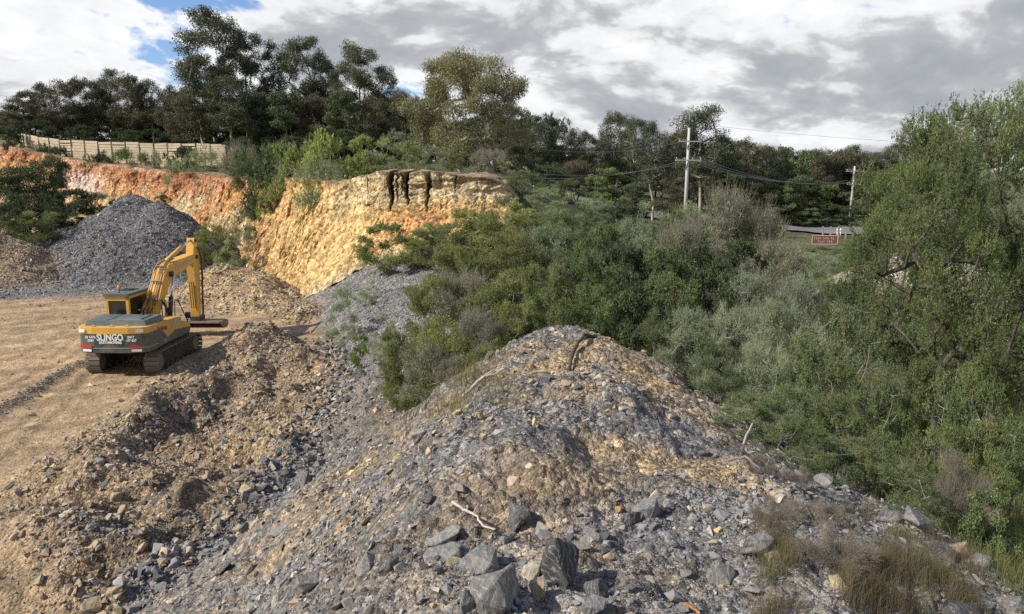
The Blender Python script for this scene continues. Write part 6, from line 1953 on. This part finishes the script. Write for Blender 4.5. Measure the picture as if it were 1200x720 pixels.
# --- shrubs on the bank behind the bund
BANK = [
    (452, 262, 74, 44, 'brightshrub', 'bright green spiky shrub in front of the yellow face'), (496, 280, 54, 43, 'oliveshrub', 'twiggy olive shrub on the scree right of the bright spiky shrub'),
    (512, 270, 60, 42, 'oliveshrub', 'brownish olive shrub below the orange patch of the promontory'), (545, 246, 80, 44, 'oliveshrub', 'olive shrub covering the right foot of the promontory'),
    (585, 248, 80, 42, 'oliveshrub', 'dull olive shrub just left of the soft grey clump'), (616, 200, 50, 54, 'greenshrub', 'upright green shrub at the right end of the promontory'),
    (640, 218, 70, 52, 'greyshrub', 'soft grey green shrub behind the bank'), (672, 226, 56, 50, 'greyshrub', 'pale grey green shrub right of the soft grey one'),
    (610, 236, 60, 47, 'brightshrub', 'yellow green shrub below the right end of the promontory'), (560, 286, 90, 35, 'oliveshrub', 'wide olive shrub in the middle of the bank'),
    (532, 300, 80, 33, 'oliveshrub', 'yellowish olive shrub above the twiggy brown ones'), (600, 282, 90, 33, 'oliveshrub', 'dark olive shrub in the upper middle of the bank'),
    (640, 270, 80, 35, 'greyshrub', 'grey olive shrub left of the dark green mass'), (512, 338, 76, 27, 'oliveshrub', 'olive shrub hanging over the scree slope'),
    (545, 332, 100, 27, 'twigbush', 'brown twiggy bush in the middle of the bank'), (592, 330, 90, 26, 'oliveshrub', 'olive shrub right of the brown twiggy bush'),
    (640, 318, 80, 26, 'oliveshrub', 'olive shrub touching the dark green mass above the bund peak'), (482, 388, 70, 22.5, 'oliveshrub', 'low olive shrub at the left edge of the bank'),
    (452, 380, 40, 30, 'greyshrub', 'small grey scrub on the grey scree'), (420, 402, 26, 31, 'brightshrub', 'little green bush above the ditch'),
    (520, 384, 90, 21.5, 'oliveshrub', 'lowest olive shrub above the brown gully'), (560, 376, 80, 20.5, 'twigbush', 'dry brown bush in the gully behind the bund spur'),
    (608, 362, 70, 20.5, 'oliveshrub', 'olive shrub directly behind the bund spur'), (500, 412, 60, 20.5, 'twigbush', 'low dry bush at the bottom of the brown gully'),
    (400, 344, 16, 36, 'greyshrub', 'tiny grey tuft on the scree'), (636, 350, 50, 21, 'greenshrub', 'green shrub just left of the peak of the bund'),
    (500, 262, 44, 46, 'brightshrub', 'bright green shrub standing on the ledge under the orange patch'), (575, 262, 60, 46, 'greyshrub', 'greyish shrub against the buff end of the promontory'),
]
for (px, top, wd, Y_, kind, lab) in BANK: put_plant('shrub', 'shrub', kind, px, top - (10 if Y_ < 41 else 0), wd * 1.1, Y_, lab)

MORE = [
    (636, 214, 60, 62, 'darkshrub', 'dark shrub in the gap right of the promontory'), (668, 210, 60, 66, 'greenshrub', 'green shrub behind the soft grey green ones'),
    (700, 230, 70, 54, 'greyshrub', 'grey green shrub low in the gap left of the tall pole'), (730, 236, 70, 52, 'darkshrub', 'dark shrub low in the gap left of the tall pole'),
    (764, 238, 70, 50, 'greyshrub', 'pale scrub just left of the foot of the tall pole'), (805, 240, 60, 60, 'greyshrub', 'grey scrub hiding the foot of the tall pole'),
    (700, 246, 80, 44, 'greenshrub', 'green shrub above the left part of the green mass'), (662, 250, 80, 42, 'greenshrub', 'green shrub between the bank and the green mass'),
    (628, 256, 70, 43, 'oliveshrub', 'olive shrub in the saddle between bank and promontory'), (596, 228, 36, 50, 'greyshrub', 'little grey shrub on the eroded end of the promontory'),
    (660, 300, 70, 31, 'greenshrub', 'green shrub at the left border of the green mass'), (840, 250, 80, 60, 'greyshrub', 'grey shrub far behind the largest twiggy bush'),
    (890, 262, 80, 64, 'greenshrub', 'green shrub in front of the grey roadside strip'), (930, 290, 70, 50, 'greyshrub', 'grey shrub below the brown sign'),
    (905, 290, 70, 40, 'darkshrub', 'dark shrub left below the brown sign'), (972, 296, 60, 44, 'greyshrub', 'shrub in front of the posts of the brown sign'),
    (770, 300, 80, 30, 'darkshrub', 'shadowed shrub behind the centre of the green mass'), (530, 262, 60, 46, 'greenshrub', 'green shrub low against the buff face'),
    (430, 330, 40, 40, 'greyshrub', 'wispy grey shrub high on the scree'), (535, 420, 70, 19.5, 'twigbush', 'dry twiggy bush closest behind the spur'),
    (575, 400, 60, 19.5, 'oliveshrub', 'sparse olive bush touching the spur of the bund'), (462, 410, 50, 22, 'oliveshrub', 'low sprawling olive bush at the gully head'),
]
for (px, top, wd, Y_, kind, lab) in MORE: put_plant('shrub', 'shrub', kind, px, top, wd, Y_, lab)

for (px, top, wd, Y_, kind, lab) in [
        (868, 276, 80, 74, 'greenshrub', 'low green scrub in front of the roadside strip on its left'), (905, 281, 70, 78, 'greyshrub', 'low grey scrub in the middle in front of the roadside strip'),
        (940, 290, 60, 70, 'darkshrub', 'low dark scrub left of the posts of the brown sign'), (995, 284, 50, 80, 'greenshrub', 'green scrub at the foot of the smaller power pole'),
        (880, 298, 80, 58, 'greyshrub', 'grey scrub behind the bare twiggy bushes'), (915, 300, 80, 52, 'greenshrub', 'green scrub above the thin grey bush'),
        (934, 284, 50, 66, 'greyshrub', 'pale scrub left below the brown sign on the grassy ground'), (962, 289, 70, 62, 'greenshrub', 'green scrub straight below the brown sign'),
        (988, 298, 60, 56, 'greyshrub', 'grey scrub below the smaller power pole'), (948, 312, 70, 48, 'oliveshrub', 'olive scrub between the twiggy bush and the biggest wattle'),
        (1004, 304, 70, 50, 'greenshrub', 'green scrub left of the biggest wattle crown'), (905, 316, 70, 42, 'greenshrub', 'green shrub behind the pale feathery shrub'),
        (8, 238, 60, 61, 'darkshrub', 'dark bush at the left edge behind the rubble heap'), (108, 244, 50, 68, 'darkshrub', 'dark bush against the left flank of the stockpile'),
        (62, 234, 74, 65, 'darkshrub', 'rounded dark bush in the middle of the left thicket')]:
    put_plant('shrub', 'shrub', kind, px, top, wd, Y_, lab)

# --- dark green mass and the right side
MASS = [
    (705, 262, 80, 34, 'greenshrub', 'dark green shrub at the left of the big green mass'), (742, 250, 84, 36, 'greyshrub', 'grey green shrub at the top left of the big green mass'),
    (782, 246, 90, 37, 'greenshrub', 'green shrub at the top of the big mass under the tall pole'), (822, 240, 90, 37, 'greyshrub', 'grey shrub right below the tall pale pole'),
    (848, 222, 88, 36, 'twigbush', 'largest bare grey brown twiggy bush above the green mass'), (884, 244, 80, 36, 'twigbush', 'bare twiggy bush right of the largest twiggy bush'),
    (800, 262, 80, 33, 'twigbush', 'grey twigs rising from the top of the green mass'), (690, 296, 84, 27, 'greenshrub', 'dark green shrub above the bund peak'),
    (732, 288, 96, 27, 'darkshrub', 'very dark shrub in the middle of the green mass'), (776, 286, 96, 27, 'greenshrub', 'rounded green shrub in the centre of the green mass'),
    (822, 282, 96, 28, 'darkshrub', 'dark green shrub in the right half of the mass'), (868, 282, 90, 29, 'darkshrub', 'dark shrub below the bare twiggy bushes'),
    (912, 284, 84, 31, 'twigbush', 'thin grey bush left of the big wattle'), (948, 300, 70, 30, 'greyshrub', 'grey green bush beside the pale sandy spot'),
    (700, 332, 84, 21, 'greenshrub', 'green shrub right behind the bund peak'), (742, 330, 90, 20.5, 'darkshrub', 'dark shrub overhanging the right shoulder of the peak'),
    (790, 322, 96, 21, 'greenshrub', 'deep green shrub behind the right edge of the bund top'), (838, 318, 90, 22, 'darkshrub', 'shadowy shrub in the heart of the bushes'),
    (884, 320, 84, 21, 'neargrey', 'grey feathery shrub with bare stems right of the dark ones'), (932, 322, 84, 22, 'neargrey', 'pale feathery shrub left of the wattle trunk'),
    (770, 366, 76, 17.5, 'nearshrub', 'green shrub touching the grey stones of the bund edge'), (815, 364, 96, 16.5, 'neargrey', 'grey green shrub above the leaning dead branch'),
    (868, 358, 96, 16, 'neargrey', 'feathery grey shrub with thin bare shoots'), (920, 352, 96, 16.5, 'neargrey', 'feathery grey shrub right of the thin bare shoots'),
    (846, 402, 96, 13.2, 'nearshrub', 'green shrub leaning over the right edge of the bund'), (902, 400, 110, 12.8, 'neargrey', 'grey green near shrub with whitish stems'),
    (958, 392, 110, 13.5, 'nearshrub', 'dense green shrub in the middle of the right side'), (1012, 366, 100, 14.8, 'nearshrub', 'olive shrub under the left limbs of the wattle'),
    (884, 462, 96, 10.6, 'gorse', 'dark prickly bush right above the leaning dead branch'), (942, 452, 110, 10.8, 'nearshrub', 'bright lit green shrub above the bund crest'),
    (1000, 462, 110, 10.6, 'gorse', 'prickly green bush right of the bright lit shrub'), (1056, 432, 110, 12.2, 'nearshrub', 'green shrub below the wattle trunk'),
    (1108, 438, 110, 12.4, 'gorse', 'dark gorse bush at the foot of the wattle'), (1160, 424, 110, 12.8, 'nearshrub', 'green shrub at the right picture edge below the wattle'),
    (940, 524, 84, 9.3, 'gorse', 'low gorse bush hanging over the two grey crest slabs'), (1000, 520, 100, 9.2, 'gorse', 'gorse bush with brownish tips above the bund crest'),
    (1060, 512, 110, 9.4, 'gorse', 'widest gorse bush with brown dead tips at the right'), (1120, 500, 110, 9.6, 'gorse', 'gorse bush left of the dead brown shrub'),
    (1166, 492, 60, 9.2, 'gorse', 'dark bush behind the dead brown shrub'), (1088, 560, 90, 8.2, 'gorse', 'lowest gorse bush just above the long grass'),
    (1198, 490, 60, 9.0, 'nearshrub', 'leafy green shrub cut by the right picture edge'),
    (1200, 366, 80, 17, 'brightshrub', 'green shrub at the right edge behind the wattle crown'), (1150, 380, 90, 17, 'brightshrub', 'greyish shrub behind the wattle trunk on its right'),
    (1206, 300, 60, 25, 'darkshrub', 'dark shrub at the right edge beside the slatted gate'), (1010, 330, 90, 21, 'darkshrub', 'dark shrub behind the left half of the wattle'),
    (976, 352, 84, 18, 'greyshrub', 'grey shrub left below the wattle crown'), (1060, 372, 90, 19, 'greenshrub', 'green shrub behind the wattle trunk on its left'),
    (1128, 366, 70, 26, 'greyshrub', 'grey scrub on the sandy heap behind the wattle'), (1030, 290, 80, 34, 'greyshrub', 'pale scrub beyond the wattle on its left'),
]
for (px, top, wd, Y_, kind, lab) in MASS: put_plant('shrub', 'shrub', kind, px, top, wd, Y_, lab, minh=0.6)
put_plant('wattle_tree', 'tree', 'wattle', 1140, 112, 220, 15.2, 'biggest olive green wattle tree with dark spreading limbs at the right', i=0, rz=1.1)
put_plant('tree', 'tree', 'blueleaf', 1184, 88, 130, 19.5, 'taller bluish green tree rising behind the wattle at the top right', i=0)
put_plant('tree', 'tree', 'blueleaf', 1128, 122, 70, 23, 'slender bluish tree top between the wattle and the tallest tree', i=0, rz=2.5)
put_plant('wattle_tree', 'tree', 'wattle', 1082, 190, 90, 21, 'smaller light green wattle on the left of the biggest wattle', i=0, rz=3.4)
put_plant('wattle_tree', 'tree', 'wattle', 1225, 210, 150, 13.5, 'wattle cut off by the right edge of the picture', i=0, rz=5.0)
# dead brown shrubs
for (px, top, wd, Y_, lab) in [(1156, 536, 50, 8.6, 'dead brown upright shrub at the right between green bushes'), (968, 586, 80, 6.6, 'dry brown wispy shrub on the bund right of the veined stone'),
                               (930, 592, 60, 6.4, 'smaller dry brown shrub left of the large wispy one'), (1010, 622, 90, 5.7, 'dry brown shrub near the bottom right corner grass'),
                               (905, 548, 40, 8.0, 'grey brown dead shrub at the crest above the veined stone'), (950, 560, 40, 7.7, 'thin dead shrub between the crest slabs')]:
    put_plant('dead_shrub', 'dead shrub', 'deadbush', px, top, wd, Y_, lab, i=0)
put_plant('blackberry_bush', 'bramble', 'blackberry', 1192, 572, 70, 7.6, 'bright green bramble with white flowers at the right picture edge', i=0)

# --- grass
GRASSM = leaf_material('dry_and_green_grass', (0.21, 0.165, 0.115), (0.17, 0.21, 0.055), 0.35)


def grass(name, pts, hgt, wid, per, tone, label, spread, lean=0.35, seed=1):
    g_ = np.random.default_rng(seed); P_ = np.array(pts)
    n = len(P_) * per; ci = np.repeat(np.arange(len(P_)), per)
    bx = P_[ci, 0] + g_.normal(0, spread, n); by = P_[ci, 1] + g_.normal(0, spread, n)
    bz = terrain(bx, by) - 0.01
    h = hgt * g_.uniform(0.45, 1.25, n) * P_[ci, 2]
    a = g_.uniform(0, 6.28, n); le = np.abs(g_.normal(0, lean, n))
    dx = np.cos(a) * le * h; dy = np.sin(a) * le * h
    b = g_.uniform(0, 6.28, n); wx = np.cos(b) * wid / 2; wy = np.sin(b) * wid / 2
    base = np.stack([bx, by, bz], 1); m_ = base + np.stack([dx * 0.35, dy * 0.35, h * 0.6], 1); t = base + np.stack([dx, dy, h * (1 - 0.25 * le)], 1); w_ = np.stack([wx, wy, wx * 0], 1)
    V_ = np.stack([base - w_, base + w_, m_ + w_ * 0.8, m_ - w_ * 0.8, t + w_ * 0.15, t - w_ * 0.15], 1).reshape(-1, 3)
    b0 = (np.arange(n) * 6)[:, None]; F_ = np.concatenate([b0 + np.array([[0, 1, 2, 3]]), b0 + np.array([[3, 2, 4, 5]])])
    tn = np.clip(tone[ci] + g_.normal(0, 0.15, n), 0, 1)
    colr = np.stack([np.repeat(tn, 6), np.zeros(6 * n), np.zeros(6 * n)], 1)
    o = link(name, mesh_np(name, V_, F_, GRASSM, colr)); tag(o, label, 'grass', kind='stuff'); return o


def patch(px0, px1, py0, py1, n, seed, ok=None):
    g_ = np.random.default_rng(seed); out = []
    while len(out) < n:
        px, py = g_.uniform(px0, px1), g_.uniform(py0, py1)
        if ok is not None and not ok(px, py): continue
        x, y = hit(px, py); out.append((x, y, g_.uniform(0.6, 1.2)))
    return out


p_ = patch(890, 1150, 590, 720, 230, 3, lambda a, b: fbm(np.array([a * 0.02]), np.array([b * 0.02]), octv=2, seed=5)[0] > -0.03 and b > 560 + max(0, a - 1040) * 0.8)
grass('dry_grass', p_, 0.19, 0.0022, 60, np.random.default_rng(1).choice([0.0, 0.08, 0.2, 0.75], len(p_), p=[.45, .3, .18, .07]), 'dry brown and greenish grass tufts on the bund at the bottom right', 0.05)
p_ = [(x, y, s_) for x, y, s_ in patch(1110, 1230, 600, 720, 130, 4, lambda a, b: b < 700 and (a - 1100) > (b - 600) * 0.9)]
g5 = np.random.default_rng(9)
p_ += [(g5.uniform(4.8, 7.8), g5.uniform(5.0, 9.0), g5.uniform(0.7, 1.3)) for _ in range(160)]
grass('green_grass', p_, 0.30, 0.0045, 50, np.random.default_rng(2).choice([0.35, 0.6, 0.85], len(p_)), 'long green and straw coloured grass beyond the right edge of the bund', 0.12, seed=2)
p_ = []
for t in np.linspace(0.2, 9, 380):
    q_ = resample(back_hi, np.array([t]))[0]; j = g5.uniform(-0.6, 2.2)
    p_.append((q_[0] + g5.normal(0, 0.5), q_[1] - 1.5 + j, g5.uniform(0.6, 1.3)))
grass('clifftop_grass', p_, 0.55, 0.035, 40, np.random.default_rng(3).choice([0.02, 0.15, 0.4], len(p_)), 'straw coloured grass along the top edge of the rock face', 0.45, seed=3)
p_ = [(g5.uniform(4, 22), g5.uniform(9, 45), g5.uniform(0.6, 1.2)) for _ in range(900)]
grass('scrub_grass', p_, 0.45, 0.012, 45, np.random.default_rng(4).choice([0.2, 0.5, 0.8], len(p_)), 'patchy grass under the bushes between the bund and the road', 0.3, seed=4)
p_ = patch(430, 600, 400, 520, 60, 8, lambda a, b: b < 560 - 0.2 * a + 40)
grass('bank_grass', p_, 0.25, 0.008, 45, np.random.default_rng(6).choice([0.05, 0.2, 0.5], len(p_)), 'thin dry grass on the brown gully behind the bund spur', 0.15, seed=6)
